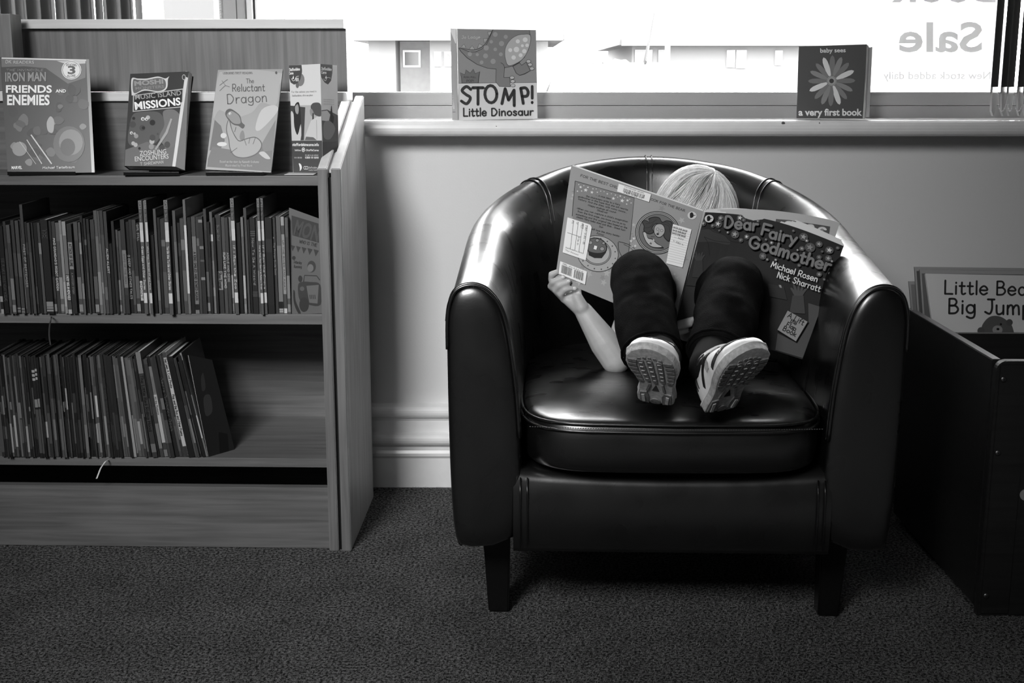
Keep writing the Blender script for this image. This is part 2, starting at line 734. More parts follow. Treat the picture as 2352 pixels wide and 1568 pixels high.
class Art:
    """flat print on a surface. Shapes are given in the coordinates of an enlarged view of the cover
    (origin ox,oy and scale s in photograph pixels) and carried onto the cover itself by uv."""

    def __init__(self, quad, surf, view=(0, 0, 1.0), gain=1.0, lift=0.0):
        self.h = homography(quad)
        self.surf = surf
        self.ox, self.oy, self.s = view
        self.v, self.f, self.g = [], [], []
        self.layer = 1
        self.gain = gain
        self.lift0 = lift + .0001

    def pt(self, x, y):
        u, v = self.h(self.ox + x / self.s, self.oy + y / self.s)
        return self.surf(min(1.0, max(0.0, u)), min(1.0, max(0.0, v)), self.lift0 + 0.000018 * self.layer)

    def face(self, pts, g):
        b = len(self.v)
        self.v += [self.pt(*p) for p in pts]
        self.f.append(tuple(range(b, b + len(pts))))
        self.g.append(g)

    def up(self):
        self.layer += 1

    def poly(self, pts, g, up=True):
        if up:
            self.up()
        self.face(pts, g)

    def blob(self, pts, g, n=5, up=True):
        self.poly([(p.x, p.y) for p in catmull([(a, b, 0) for a, b in pts], n, True)], g, up)

    def circ(self, x, y, r, g, ry=None, n=20, up=True, rot=0.0):
        ry = ry or r
        c, s = math.cos(rot), math.sin(rot)
        self.poly([(x + r * math.cos(2 * PI * k / n) * c - ry * math.sin(2 * PI * k / n) * s,
                    y + r * math.cos(2 * PI * k / n) * s + ry * math.sin(2 * PI * k / n) * c) for k in range(n)], g, up)

    def star(self, x, y, r, g, rot=0.0, n=5, inner=0.42, up=False):
        self.poly([(x + (r if k % 2 == 0 else r * inner) * math.sin(rot + PI * k / n),
                    y - (r if k % 2 == 0 else r * inner) * math.cos(rot + PI * k / n)) for k in range(2 * n)], g, up)

    def line(self, pts, w, g, smooth=False, closed=False, up=True, taper=False):
        if up:
            self.up()
        if smooth:
            pts = [(p.x, p.y) for p in catmull([(a, b, 0) for a, b in pts], 6, closed)]
        if closed:
            pts = list(pts) + [pts[0]]
        n = len(pts)
        L, Rr = [], []
        for i in range(n):
            if closed:
                a = pts[(i - 1) % (n - 1)]
                b = pts[(i + 1) % (n - 1)]
            else:
                a, b = pts[max(i - 1, 0)], pts[min(i + 1, n - 1)]
            dx, dy = b[0] - a[0], b[1] - a[1]
            l = math.hypot(dx, dy) or 1
            ww = w * (math.sin(PI * (i + 0.5) / n) ** 0.5 if taper else 1)
            nx, ny = -dy / l * ww / 2, dx / l * ww / 2
            L.append((pts[i][0] + nx, pts[i][1] + ny))
            Rr.append((pts[i][0] - nx, pts[i][1] - ny))
        for i in range(n - 1):
            self.face([L[i], L[i + 1], Rr[i + 1], Rr[i]], g)

    def stroke(self, pts, w, g):
        """constant-width stroke with round ends, used by the lettering"""
        if 2 < len(pts) <= 5:
            for a, b in zip(pts, pts[1:]):
                self.line([a, b], w, g, up=False)
            ends = pts
        else:
            self.line(pts, w, g, up=False)
            ends = (pts[0], pts[-1])
        for e in ends:
            self.circ(e[0], e[1], w / 2, g, n=8, up=False)

    def text(self, s, a, b, h, g, w=None, font='hand', off=0.0, slant=0.0, mirror=False, lean=None):
        """lettering from baseline point a to b (view coordinates), cap height h; w = stroke width"""
        self.up()
        dx, dy = b[0] - a[0], b[1] - a[1]
        L = math.hypot(dx, dy)
        ex, ey = dx / L, dy / L
        ux, uy = lean if lean else (ey, -ex)

        def m(p, W):
            t = p[0] / W * L
            k = p[1] * h
            t += slant * k
            return (a[0] + ex * t + ux * k, a[1] + ey * t + uy * k)
        if font == 'hand':
            st, W = hand_strokes(s)
            w = w or h * 0.14
            for pl in st:
                self.stroke([m(p, W) for p in pl], w, g)
        else:
            vs, fs, W = font_polys(s, off)
            b0 = len(self.v)
            for v in vs:
                q = m((v[0], v[1] / 0.73), W)
                self.v.append(self.pt(*q))
            for f in fs:
                self.f.append(tuple(b0 + i for i in f))
                self.g.append(g)

    def build(self, name, m, parent, base=None):
        me = bpy.data.meshes.new(name)
        me.from_pydata([tuple(v) for v in self.v], [], self.f)
        at = me.color_attributes.new('ink', 'FLOAT_COLOR', 'CORNER')
        k = 0
        for p, g in zip(me.polygons, self.g):
            v = lin(g) * self.gain
            for _ in p.vertices:
                at.data[k].color = (v, v, v, 1)
                k += 1
        return link_mesh(name, me, m, parent, True)


def set_ink(o, g):
    me = o.data
    at = me.color_attributes.get('ink') or me.color_attributes.new('ink', 'FLOAT_COLOR', 'CORNER')
    v = lin(g)
    for d in at.data:
        d.color = (v, v, v, 1)


def bilin(TL, TR, BR, BL, bow=None):
    n = ((TR - TL).cross(BL - TL)).normalized()   # sign fixed below: towards the camera
    if n.y > 0:
        n = -n

    def f(u, v, lift=0.0):
        p = TL * (1 - u) * (1 - v) + TR * u * (1 - v) + BR * u * v + BL * (1 - u) * v
        if bow:
            p = p + bow(u, v)
        return p + n * lift
    f.n = n
    return f


def slab(name, surf, thick, m, parent, nu=1, nv=1, front=0.0, g=None, smooth=False, rcorner=None):
    """a solid sheet following surf(u,v), 'thick' deep behind it"""
    bm = bmesh.new()
    A = [[bm.verts.new(surf(i / nu, j / nv, front)) for i in range(nu + 1)] for j in range(nv + 1)]
    B = [[bm.verts.new(surf(i / nu, j / nv, front - thick)) for i in range(nu + 1)] for j in range(nv + 1)]
    for j in range(nv):
        for i in range(nu):
            bm.faces.new((A[j][i], A[j + 1][i], A[j + 1][i + 1], A[j][i + 1]))
            bm.faces.new((B[j][i], B[j][i + 1], B[j + 1][i + 1], B[j + 1][i]))
    for i in range(nu):
        bm.faces.new((A[0][i], A[0][i + 1], B[0][i + 1], B[0][i]))
        bm.faces.new((A[nv][i], B[nv][i], B[nv][i + 1], A[nv][i + 1]))
    for j in range(nv):
        bm.faces.new((A[j][0], B[j][0], B[j + 1][0], A[j + 1][0]))
        bm.faces.new((A[j][nu], A[j + 1][nu], B[j + 1][nu], B[j][nu]))
    o = from_bm(name, bm, m, parent, True, smooth)
    if g is not None:
        set_ink(o, g)
    return o
# ================================================================== ROOM
WALLY = 2.63
X0, X1, Y0, ZC = -3.2, 3.4, -2.6, 2.55
WX0, WX1, WZ0, WZ1 = -2.0, 2.3, 0.76, 2.2


def struct(o, kind='structure'):
    o['kind'] = kind
    return o


bm = bmesh.new()
bmesh.ops.create_grid(bm, x_segments=2, y_segments=2, size=1.0)
for v in bm.verts:
    v.co = Vector((X0 if v.co.x < -.5 else X1 if v.co.x > .5 else 0.1, Y0 if v.co.y < -.5 else WALLY + 0.25 if v.co.y > .5 else 0, 0.0))
fl = struct(from_bm('floor', bm, M['carpet']))
# carpet pile: short upright fibres on the stretch of floor nearest the camera
rnd = random.Random(5)
vv, ff = [], []
for i in range(52000):
    y = 1.62 + 1.0 * rnd.random() ** 1.5
    x = (rnd.random() * 2 - 1) * (y * 0.42 + 0.03)
    a = rnd.random() * PI
    l = 0.0022 + rnd.random() * 0.0025
    w = 0.0005
    lean = (rnd.random() - 0.5) * 0.006
    c, s = math.cos(a), math.sin(a)
    b = len(vv)
    vv += [(x - c * w, y - s * w, 0), (x + c * w, y + s * w, 0), (x + lean + s * l, y + lean - c * l, l)]
    ff.append((b, b + 1, b + 2))
me = bpy.data.meshes.new('carpet_pile')
me.from_pydata(vv, [], ff)
M['pile'] = mat('carpet_fibre', 0.42, 0.9, spec=0.1, var=0.7, vscale=420)
pile = link_mesh('carpet_pile', me, M['pile'], fl)
pile['kind'] = 'stuff'

struct(box('ceiling', X0, X1, Y0, WALLY + .25, ZC, ZC + .05, M['ceil']))
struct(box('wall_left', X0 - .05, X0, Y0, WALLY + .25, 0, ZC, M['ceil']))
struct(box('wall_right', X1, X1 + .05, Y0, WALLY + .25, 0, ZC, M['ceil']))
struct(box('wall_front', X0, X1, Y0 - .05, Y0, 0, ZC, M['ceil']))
bm = bmesh.new()
add_box(bm, X0, X1, WALLY, WALLY + .14, 0, WZ0)
add_box(bm, X0, X1, WALLY, WALLY + .14, WZ1, ZC)
add_box(bm, X0, WX0, WALLY, WALLY + .14, WZ0, WZ1)
add_box(bm, WX1, X1, WALLY, WALLY + .14, WZ0, WZ1)
struct(from_bm('wall_back', bm, M['wall']))

# baseboard with its two rounded mouldings, extruded along the wall
bf = 2.613
prof = [(WALLY, 0), (bf, 0), (bf, .066), (bf - .004, .072), (bf - .004, .078), (bf - .001, .084), (bf - .001, .092), (bf - .006, .097)]
for k in range(9):
    a = -PI / 2 + PI * k / 8
    prof.append((bf - .008 - .011 * math.cos(a), .111 + .0125 * math.sin(a)))
prof += [(bf - .001, .126), (bf + .001, .150), (bf - .003, .156)]
for k in range(9):
    a = -PI / 2 + PI * k / 8
    prof.append((bf - .005 - .011 * math.cos(a), .171 + .0125 * math.sin(a)))
prof += [(WALLY, .186)]
struct(prism('baseboard_back', [(X0, y, z) for y, z in prof], (X1 - X0, 0, 0), M['gloss']))

# ------------------------------------------------------------------ window
win = empty('window_1', (0, 2.68, .79))
win['kind'] = 'structure'
FY0, FY1 = 2.675, 2.74
box('bottom_rail', WX0, WX1, FY0 + .004, FY1, .757, .815, M['frame'], win, .002)
box('bottom_bead', WX0, WX1, FY0, FY1, .8155, .843, M['frame'], win, .004)
box('top_rail', WX0, WX1, FY0, FY1, 2.13, 2.2, M['frame'], win, .003)
ml = P(508, 60, y=2.68).x
mr = P(566, 60, y=2.68).x
for a, b in ((WX0, WX0 + .06), (ml, mr), (WX1 - .06, WX1)):
    box('mullion', a, b, FY0 - .008, FY1, .8435, 2.13, M['frame'], win, .004)
mm = ml + (mr - ml) * .68
box('sash_line', mm, mm + .0012, FY0 - .0095, FY0 - .0075, .8435, 2.13, M['rubber'], win)
box('white_bead', mr + .0005, mr + .013, FY0 + .006, FY1, .8435, 2.13, M['gloss'], win, .002)
box('rubber_seal', mr + .0135, mr + .0165, FY0 + .02, FY1, .8435, 2.13, M['rubber'], win)
box('rubber_seal', ml - .0035, ml - .0005, FY0 + .02, FY1, .8435, 2.13, M['rubber'], win)
box('pane', WX0 + .06, ml, 2.705, 2.709, .843, 2.13, M['glass'], win)
box('pane', mr, WX1 - .06, 2.705, 2.709, .843, 2.13, M['glass'], win)
# sill: a bullnose board
prof = [(2.70, .757), (2.60, .757), (2.572, .7565)]
for k in range(9):
    a = -PI / 2 - PI * k / 8
    prof.append((2.5625 + .0125 * math.cos(a), .7735 + .0155 * math.sin(a)))
prof += [(2.60, .7895), (2.70, .790)]
sill = prism('window_sill', [(-.30, y, z) for y, z in prof], (WX1 + .1 + .30, 0, 0), M['gloss'], win)
# chips in the paint of the sill
for i, (cx, cy, r) in enumerate(((1799, 282, .0035), (1882, 282, .0012), (1140, 290, .0012))):
    p = P(cx, cy, y=2.5503)
    bm = bmesh.new()
    n = 9
    rr = random.Random(i)
    c = bm.verts.new(p + Vector((0, -.0006, 0)))
    vs = [bm.verts.new(p + Vector((math.cos(2 * PI * k / n) * r * rr.uniform(.6, 1.2), .0004, math.sin(2 * PI * k / n) * r * rr.uniform(.6, 1.1)))) for k in range(n)]
    for k in range(n):
        bm.faces.new((c, vs[k], vs[(k + 1) % n]))
    from_bm('paint_chip', bm, M['eave'], win)

# ------------------------------------------------------------------ outside
GZ = -0.55
struct(box('ground', -60, 60, 2.80, 120, GZ - .1, GZ, M['ground']))


def hip_roof(name, x0, x1, y0, y1, z, h, inset, parent):
    o = .35
    a = [(x0 - o, y0 - o, z), (x1 + o, y0 - o, z), (x1 + o, y1 + o, z), (x0 - o, y1 + o, z)]
    ym = (y0 + y1) / 2
    r = [(x0 + inset, ym, z + h), (x1 - inset, ym, z + h)]
    bm = bmesh.new()
    A = [bm.verts.new(p) for p in a]
    A2 = [bm.verts.new((p[0], p[1], p[2] - .16)) for p in a]
    Rv = [bm.verts.new(p) for p in r]
    bm.faces.new((A[0], A[1], Rv[1], Rv[0]))
    bm.faces.new((A[1], A[2], Rv[1]))
    bm.faces.new((A[2], A[3], Rv[0], Rv[1]))
    bm.faces.new((A[3], A[0], Rv[0]))
    for i in range(4):
        bm.faces.new((A[i], A2[i], A2[(i + 1) % 4], A[(i + 1) % 4]))
    bm.faces.new(A2)
    return from_bm(name, bm, M['roof'], parent)


def wallwin(pxs, y, parent, n=1):
    for (a, b, t, bt) in pxs:
        p = P(a, t, y=y)
        q = P(b, bt, y=y)
        f = box('window', p.x - .05, q.x + .05, y - .05, y + .05, q.z - .05, p.z + .05, M['gloss'], parent)
        box('pane', p.x, q.x, y - .06, y - .045, q.z, p.z, M['hwin'], f)


DY = 30.0
h1 = empty('bungalow', (P(1050, 200, y=DY).x, DY, GZ), 'pale bungalow behind the dinosaur book, hazy through the window', 'house')
e = P(836, 92, y=DY)
f_ = P(1262, 92, y=DY)
box('wall', e.x, f_.x, DY + 1.2, DY + 8, GZ, e.z, M['brick'], h1)
box('bay', P(987, 92, y=DY).x, f_.x - .3, DY, DY + 1.25, GZ, e.z, M['house'], h1)
box('bay', e.x + .1, P(908, 92, y=DY).x, DY, DY + 1.25, GZ, e.z, M['house'], h1)
hip_roof('roof', e.x, f_.x, DY, DY + 8, e.z + .16, 2.6, 3.2, h1)
box('fascia', e.x - .3, f_.x + .3, DY - .42, DY - .36, e.z - .02, e.z + .14, M['eave'], h1)
wallwin([(1002, 1009, 124, 147), (1026, 1034, 124, 147), (1130, 1150, 124, 147), (1180, 1200, 124, 147)], DY, h1)
wallwin([(930, 962, 120, 150)], DY + 1.2, h1)
h2 = empty('bungalow', (P(1700, 200, y=DY + 2).x, DY + 2, GZ), 'pale bungalow with narrow windows seen left of the flower book', 'house')
D2 = DY + 2
e = P(1452, 104, y=D2)
f_ = P(1975, 104, y=D2)
box('wall', e.x, f_.x, D2, D2 + 8, GZ, e.z, M['house'], h2)
hip_roof('roof', e.x, f_.x, D2, D2 + 8, e.z + .16, 2.6, 1.9, h2)
box('fascia', e.x - .3, f_.x + .3, D2 - .42, D2 - .36, e.z - .02, e.z + .14, M['eave'], h2)
wallwin([(1674, 1682, 120, 150), (1696, 1708, 120, 152), (1785, 1791, 121, 145)], D2, h2)
for a, b in ((1458, 1498), (1512, 1536)):
    p, q = P(a, 114, y=D2), P(b, 140, y=D2)
    box('garage_door', p.x, q.x, D2 - .03, D2 + .02, GZ, p.z, M['hwin'], h2)
# building at the far left, seen as a pale wall past the blinds
D3 = 16.0
h3 = empty('house', (P(420, 100, y=D3).x, D3, GZ), 'pale rendered house wall filling the left window pane', 'house')
p, q = P(378, 60, y=D3), P(500, 60, y=D3)
box('wall', p.x, q.x - .04, D3, D3 + 5, GZ, 4.2, mat('grey_render', .30, .9), h3)
hip_roof('roof', p.x, q.x, D3, D3 + 5, 4.36, 1.8, .3, h3)
# lamp post and hedge
lp = P(1533, 120, y=22)
bm = bmesh.new()
capsule(bm, (lp.x, 22, GZ), (lp.x, 22, 5.2), .055, .04, 10, 2)
capsule(bm, (lp.x, 22, 5.2), (lp.x + .7, 22, 5.35), .035, .03, 8, 2)
ellip(bm, (lp.x + .95, 22, 5.36), (.3, .12, .07))
o = from_bm('street_lamp', bm, M['eave'], smooth=True)
own_origin(o, (lp.x, 22, GZ))
tag(o, 'pale street lamp post outside, above the parked car roof', 'lamp post')
hd = P(1400, 122, y=26)
bm = bmesh.new()
rr = random.Random(9)
for i in range(46):
    c = Vector((hd.x + rr.uniform(-.55, .55), 26 + rr.uniform(-.4, .4), GZ + rr.uniform(.3, 1.62)))
    m4 = Matrix.Translation(c) @ Matrix.Diagonal((rr.uniform(.2, .34),) * 3 + (1,))
    bmesh.ops.create_icosphere(bm, subdivisions=2, radius=1.0, matrix=m4)
for v in bm.verts:
    v.co += noise.noise_vector(v.co * 7) * .09
    v.co.z = max(v.co.z, GZ)
o = from_bm('hedge', bm, mat('pale_leaves', .36, .8, var=.12, vscale=12), smooth=False)
own_origin(o, (hd.x, 26, GZ))
tag(o, 'pale clipped hedge between the two bungalows outside', 'hedge')

# parked car, seen from behind through the window: only its roof arc clears the sill
car = empty('parked_car', (P(1510, 200, y=8).x, 8.0, GZ), 'silver parked car outside with its roof arc above the window frame', 'car')
cx = car.location.x
side = [(-0.0, .25), (0.0, .85), (.12, 1.0), (.42, 1.40), (.75, 1.47), (1.6, 1.47), (2.1, 1.36), (2.75, .98), (3.6, .85), (3.75, .6), (3.75, .25)]


def hw(z):
    return .78 if z <= .9 else .78 - (z - .9) * .30


bm = bmesh.new()
cols = []
for (y, z) in side:
    row = []
    for k in range(13):
        t = -1 + 2 * k / 12
        w = hw(z)
        crown = (1 - t ** 2) * .035 - (max(0, abs(t) - .8) / .2) ** 2 * .07 if z > 1.2 else 0
        row.append(bm.verts.new((cx + t * w, 8 + y, GZ + z + crown)))
    cols.append(row)
for i in range(len(cols) - 1):
    for k in range(12):
        bm.faces.new((cols[i][k], cols[i][k + 1], cols[i + 1][k + 1], cols[i + 1][k]))
for k in (0, 12):
    bm.faces.new([c[k] for c in cols])
bm.faces.new(cols[0] + cols[-1][::-1])
from_bm('body', bm, M['car'], car, smooth=False)
p = [(.15, 1.03), (.40, 1.36)]
box('rear_window', cx - .58, cx + .58, 8.14, 8.16, GZ + 1.06, GZ + 1.07, M['carglass'], car)
bm = bmesh.new()
q = [(cx - .62, 8.125, GZ + 1.03), (cx + .62, 8.125, GZ + 1.03), (cx + .53, 8.385, GZ + 1.37), (cx - .53, 8.385, GZ + 1.37)]
a = [bm.verts.new((x, y - .012, z + .01)) for x, y, z in q]
b = [bm.verts.new((x, y + .03, z - .01)) for x, y, z in q]
bm.faces.new(a); bm.faces.new(b[::-1])
for i in range(4):
    bm.faces.new((a[i], a[(i + 1) % 4], b[(i + 1) % 4], b[i]))
from_bm('windscreen', bm, M['carglass'], car)
for sx in (-1, 1):
    for wy in (.75, 3.0):
        bm = bmesh.new()
        bmesh.ops.create_cone(bm, cap_ends=True, segments=24, radius1=.3, radius2=.3, depth=.2,
                              matrix=Matrix.Translation((cx + sx * .70, 8 + wy, GZ + .3)) @ Matrix.Rotation(PI / 2, 4, 'Y'))
        from_bm('wheel', bm, M['blackplastic'], car)
a0, a1 = P(1482, 141, y=8.7), P(1503, 30, y=8.9)
tube('aerial', [a0 - Vector((0, 0, .06)), a0, a1], [.012, .012, .005], M['blackplastic'], car)


# ------------------------------------------------------------------ blinds
def vane_set(name, label, cx_list, y, zt, zb, ang, width, m, chain=True):
    e0 = empty(name, (cx_list[0], y, zb), label, 'blind')
    c, s = math.cos(ang), math.sin(ang)
    lowest = zb - .05
    a0_ = ang
    for i, x in enumerate(cx_list):
        ang = a0_ + (0 if chain else R((0, 9, -6, 4, -9, 7)[i % 6]))
        c, s = math.cos(ang), math.sin(ang)
        bm = bmesh.new()
        n = 6
        A, B = [], []
        for k in range(n + 1):
            t = (k / n - .5) * width
            bow = .004 * math.cos(PI * (k / n - .5))
            px_ = x + c * t - s * bow
            py_ = y + s * t + c * bow
            A.append((px_, py_))
            B.append((px_ - s * .0008, py_ + c * .0008))
        ring = A + B[::-1]
        lo = [bm.verts.new((a, b, zb)) for a, b in ring]
        hi = [bm.verts.new((a, b, zt)) for a, b in ring]
        bm.faces.new(lo[::-1]); bm.faces.new(hi)
        for k in range(len(ring)):
            k2 = (k + 1) % len(ring)
            bm.faces.new((lo[k], lo[k2], hi[k2], hi[k]))
        v = from_bm('vane', bm, m, e0)
        if chain:
            mt = Matrix.Translation((x, y, 0)) @ Matrix.Rotation(ang, 4, 'Z')
            bm = bmesh.new()
            outline = [(-.5, .012), (-.48, -.012), (-.36, -.036), (0, -.046), (.36, -.036), (.48, -.012), (.5, .012)]
            fr = [bm.verts.new(mt @ Vector((u * width * .8, -.0018, zb + z))) for u, z in outline]
            bk = [bm.verts.new(mt @ Vector((u * width * .8, .0022, zb + z))) for u, z in outline]
            bm.faces.new(fr); bm.faces.new(bk[::-1])
            for k in range(len(outline)):
                k2 = (k + 1) % len(outline)
                bm.faces.new((fr[k], fr[k2], bk[k2], bk[k]))
            w_ = from_bm('bottom_weight', bm, M['plasticclear'], e0)
            if i + 1 < len(cx_list):
                nx = cx_list[i + 1]
                bm = bmesh.new()
                last = None
                for k in range(9):
                    t = k / 8
                    off = (c * width * .34, s * width * .34 - .0) if False else (0, -.5 * width * abs(s) * .8)
                    pt = Vector((x + (nx - x) * t, y + off[1], zb - .002 - .034 * (1 - (2 * t - 1) ** 2) ** .6))
                    bmesh.ops.create_icosphere(bm, subdivisions=1, radius=.0016, matrix=Matrix.Translation(pt))
                    if last is not None:
                        tube_bm(bm, [last, pt], .0005, 4)
                    last = pt
                from_bm('bead_chain', bm, M['gloss'], e0)
    return e0


M['plasticclear'] = mat('pale_plastic_weight', 0.8, 0.2)
xr = P(2296, 120, y=2.60).x
vr = vane_set('vertical_blind', 'drawn-back vertical blind vanes at the right end of the window', [xr + .0165 * i + (.004 if i % 2 else 0) for i in range(8)], 2.612,
              2.12, .842, R(57), .062, M['vaned'])
box('head_rail', WX0 + .02, WX1 - .02, 2.605, 2.635, 2.125, 2.16, M['gloss'], vr)
xl = P(320, 30, y=2.60).x
vl = vane_set('vertical_blind', 'grey vertical blind vanes behind the left end of the bookcase', [xl - .0132 * i for i in range(30)], 2.60,
              2.12, .86, R(94), .06, M['vane'], chain=False)
# pull chain beside the mullion
tube_pts = P(505, 0, y=2.655)
bm = bmesh.new()
for k in range(120):
    bmesh.ops.create_icosphere(bm, subdivisions=1, radius=.0017, matrix=Matrix.Translation((tube_pts.x, 2.655, .90 + k * .0052)))
tube_bm(bm, [(tube_pts.x, 2.655, .90), (tube_pts.x, 2.655, 2.1)], .0005, 5)
o = from_bm('pull_chain', bm, M['gloss'])
own_origin(o, (tube_pts.x, 2.655, 2.1))
tag(o, 'beaded blind pull chain hanging left of the window mullion', 'chain')

# poster stuck to the glass, printed on its outer side
pt = empty('sale_poster', (P(2150, 100, y=2.70).x, 2.70, .86), 'white paper poster on the window glass, lettering seen from behind', 'poster')
qa, qb = P(2006, 0, y=2.702), P(2310, 205, y=2.702)
PXq = [(2000, -160), (2310, -160), (2310, 208), (2000, 208)]
TL, TR, BR, BL = [P(x, y, y=2.702) for x, y in PXq]
sf = bilin(TL, TR, BR, BL)
slab('paper', sf, .0004, M['poster'], pt)
for nm, s, a, b, h, g, w, fm in (
        ('headline_lettering', 'Book', (1500, 5), (250, 5), 420, 'posterink', .02, 1),
        ('headline_lettering', 'Sale', (1338, 606), (335, 606), 366, 'posterink', .02, 1),
        ('small_lettering', 'New stock added daily', (1440, 945), (150, 945), 96, 'posterink2', .012, 1)):
    ar = Art(PXq, sf, (2000, 0, 5.227))
    ar.layer = 2
    ar.text(s, a, b, h, .5, font='sans', off=w, lean=(0, -1))
    ar.build(nm, M[fm if isinstance(fm, str) else g if isinstance(g, str) else 'posterink'], pt)

# ================================================================== BOOKCASE
BCX, BCY, BRZ = -.303, 2.238, R(-1.6)
bc = empty('bookcase', (BCX, BCY, 0), 'pale wood-grained library bookcase with slanted display top', 'bookcase', rz=BRZ)
LX = -1.22          # left end (local)


def L2W(x, y, z):
    return wmat(bc) @ Vector((x, y, z))


def end_panel(x0, x1):
    side = [(0, 0), (0, .716), (.31, .838), (.31, 0)]
    b = .0012
    bm = bmesh.new()
    a = [bm.verts.new((x0, y, z)) for y, z in side]
    c = [bm.verts.new((x1, y, z)) for y, z in side]
    bm.faces.new(a); bm.faces.new(c[::-1])
    for i in range(4):
        j = (i + 1) % 4
        bm.faces.new((a[i], a[j], c[j], c[i]))
    bmesh.ops.bevel(bm, geom=list(bm.edges), offset=.0014, segments=2, affect='EDGES')
    bmesh.ops.recalc_face_normals(bm, faces=bm.faces)
    me = bpy.data.meshes.new('end_panel')
    bm.to_mesh(me)
    bm.free()
    o = link_mesh('end_panel', me, [M['woodz'], M['edgelit'], M['woodlit']], bc, False)
    for p in me.polygons:
        if p.normal.z > .8:
            p.material_index = 1
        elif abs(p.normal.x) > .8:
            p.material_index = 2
    return o


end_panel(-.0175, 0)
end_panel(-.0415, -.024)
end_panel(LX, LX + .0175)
box('spacer', -.024, -.0175, .012, .30, 0.001, .70, M['gap'], bc, world=False)
prism('spacer_cap', [(-.024, .012, .708), (-.0175, .012, .708), (-.0175, .30, .822), (-.024, .30, .822)], (0, 0, .004), M['edgelit'], bc, world=False)
IX0, IX1 = LX + .0175, -.0415
for z0, z1 in ((.686, .703), (.435, .4535), (.164, .181)):
    box('shelf', IX0, IX1, .002, .295, z0, z1, M['woodx'], bc, .0008, world=False)
box('kickboard', IX0, IX1, .012, .030, 0.001, .121, M['woodx'], bc, .0008, world=False)
box('back_panel', IX0, IX1, .296, .306, .02, .70, M['woodx'], bc, world=False)
# display back, ledge and riser
box('display_back', IX0, IX1, .132, .142, .7035, .830, M['woodx'], bc, world=False)
box('ledge', IX0, IX1 + .036, .124, .20, .8305, .8465, M['edge'], bc, .002, world=False)
box('riser', IX0, IX1 + .030, .175, .190, .847, .962, M['woodz'], bc, world=False)
box('top_rail', IX0, IX1 + .028, .162, .20, .9625, .9795, M['edge'], bc, .0015, world=False)
dx = P(17, 200, y=2.3).x
box('divider_panel', dx - .024, dx, 2.338, 2.39, .7035, .986, M['woodz'], bc, .002)
# screws
for (px, py) in ((738, 1008), ):
    pass
# ================================================================== ARMCHAIR
CH = empty('armchair', (.258, 2.185, 0), 'glossy black leather tub armchair standing under the window', 'armchair', rz=R(-1.8))
RO = .3465
YF = -.315
LE = M['leather']
BZ = .146


def arm_h(a):
    """top height along the shell; a: 0 = arm front, 1 = where the arm meets the back, 2 = centre of the back"""
    if a <= 1:
        return .570 + .048 * a ** 1.05
    t = min(1, a - 1)
    return .618 + .105 * math.sin(t * PI / 2) ** 1.15


PROF = [(.020, BZ), (.010, BZ + .012), (.004, .22), (.001, .36), (0, -.10), (.0, -.058), (.003, -.034), (.010, -.014), (.021, -.004), (.036, 0), (.051, -.002),
        (.065, -.010), (.078, -.026), (.088, -.049), (.095, -.080), (.101, -.12), (.107, -.17), (.112, .33), (.115, .24)]


def prof_at(a):
    h = arm_h(a)
    out = []
    k = max(0.0, a - 1)
    for i, (n, z) in enumerate(PROF):
        zz = h + z if z <= 0 else z
        if i > 16:
            n = n + .02 * k
        if i in (13, 14, 15):
            n = n - .006 * k
        out.append((n, zz))
    # keep the inner face falling
    for i in range(16, len(out)):
        if out[i][1] > out[i - 1][1] - .005:
            out[i] = (out[i][0], out[i - 1][1] - .02)
    return out


def path(t):
    """t in [-2..2]: -2 left arm front, -1 left corner of back, 0 back centre, 2 right arm front -> (pos, outward normal, a)"""
    s = -1 if t < 0 else 1
    u = abs(t)
    if u >= 1:
        k = u - 1
        return Vector((s * (RO + .001 * k - .003 * (1 - k)), k * YF, 0)), Vector((s, 0, 0)), 1 - k
    ang = u * PI / 2
    return Vector((s * (RO - .003) * math.sin(ang), (RO - .002) * math.cos(ang), 0)), Vector((s * math.sin(ang), math.cos(ang), 0)), 2 - u


def shell_pt(t, i, extra=0.0):
    p, n, a = path(t)
    pr = prof_at(a)
    nn, z = pr[i]
    # local surface direction for pushing outwards
    i0, i1 = max(i - 1, 0), min(i + 1, len(pr) - 1)
    dx, dz = pr[i1][0] - pr[i0][0], pr[i1][1] - pr[i0][1]
    l = math.hypot(dx, dz) or 1
    q = p - n * nn
    q.z = z
    return q + (n * (dz / l) * 1 + Vector((0, 0, dx / l))) * extra if extra else q


def shell_piece(name, t0, t1, n):
    bm = bmesh.new()
    rows = []
    for k in range(n + 1):
        t = t0 + (t1 - t0) * k / n
        row = []
        for i in range(len(PROF)):
            q = shell_pt(t, i)
            if 9 <= i <= 17:
                d = noise.noise(q * 13) * .003 + noise.noise(q * 31) * .0012
                q = q + Vector((0, 0, d))
            row.append(bm.verts.new(q))
        rows.append(row)
    for k in range(n):
        for i in range(len(PROF) - 1):
            bm.faces.new((rows[k][i], rows[k + 1][i], rows[k + 1][i + 1], rows[k][i + 1]))
    o = from_bm(name, bm, LE, CH, False, True)
    md = o.modifiers.new('s', 'SUBSURF')
    md.levels = md.render_levels = 1
    return o


shell_piece('arm', -2, -.53, 20)
shell_piece('backrest', -.53, .0, 10)
shell_piece('backrest', .0, .53, 10)
shell_piece('arm', .53, 2, 20)


def seam(t, i0, i1, r=.0022, push=.0005, m=LE):
    pts = [shell_pt(t, i) for i in range(i0, i1 + 1)]
    pts = catmull(pts, 5)
    c = Vector((0, 0, 0))
    tube('piping', [p + Vector((0, 0, push)) for p in pts], r, m, CH, 6, world=False)


for t in (-.53, .53):
    for dt in (-.012, .012):
        seam(t + dt, 6, 14, .0014)
seam(-.012, 6, 15, .0010)
seam(.012, 6, 15, .0010)

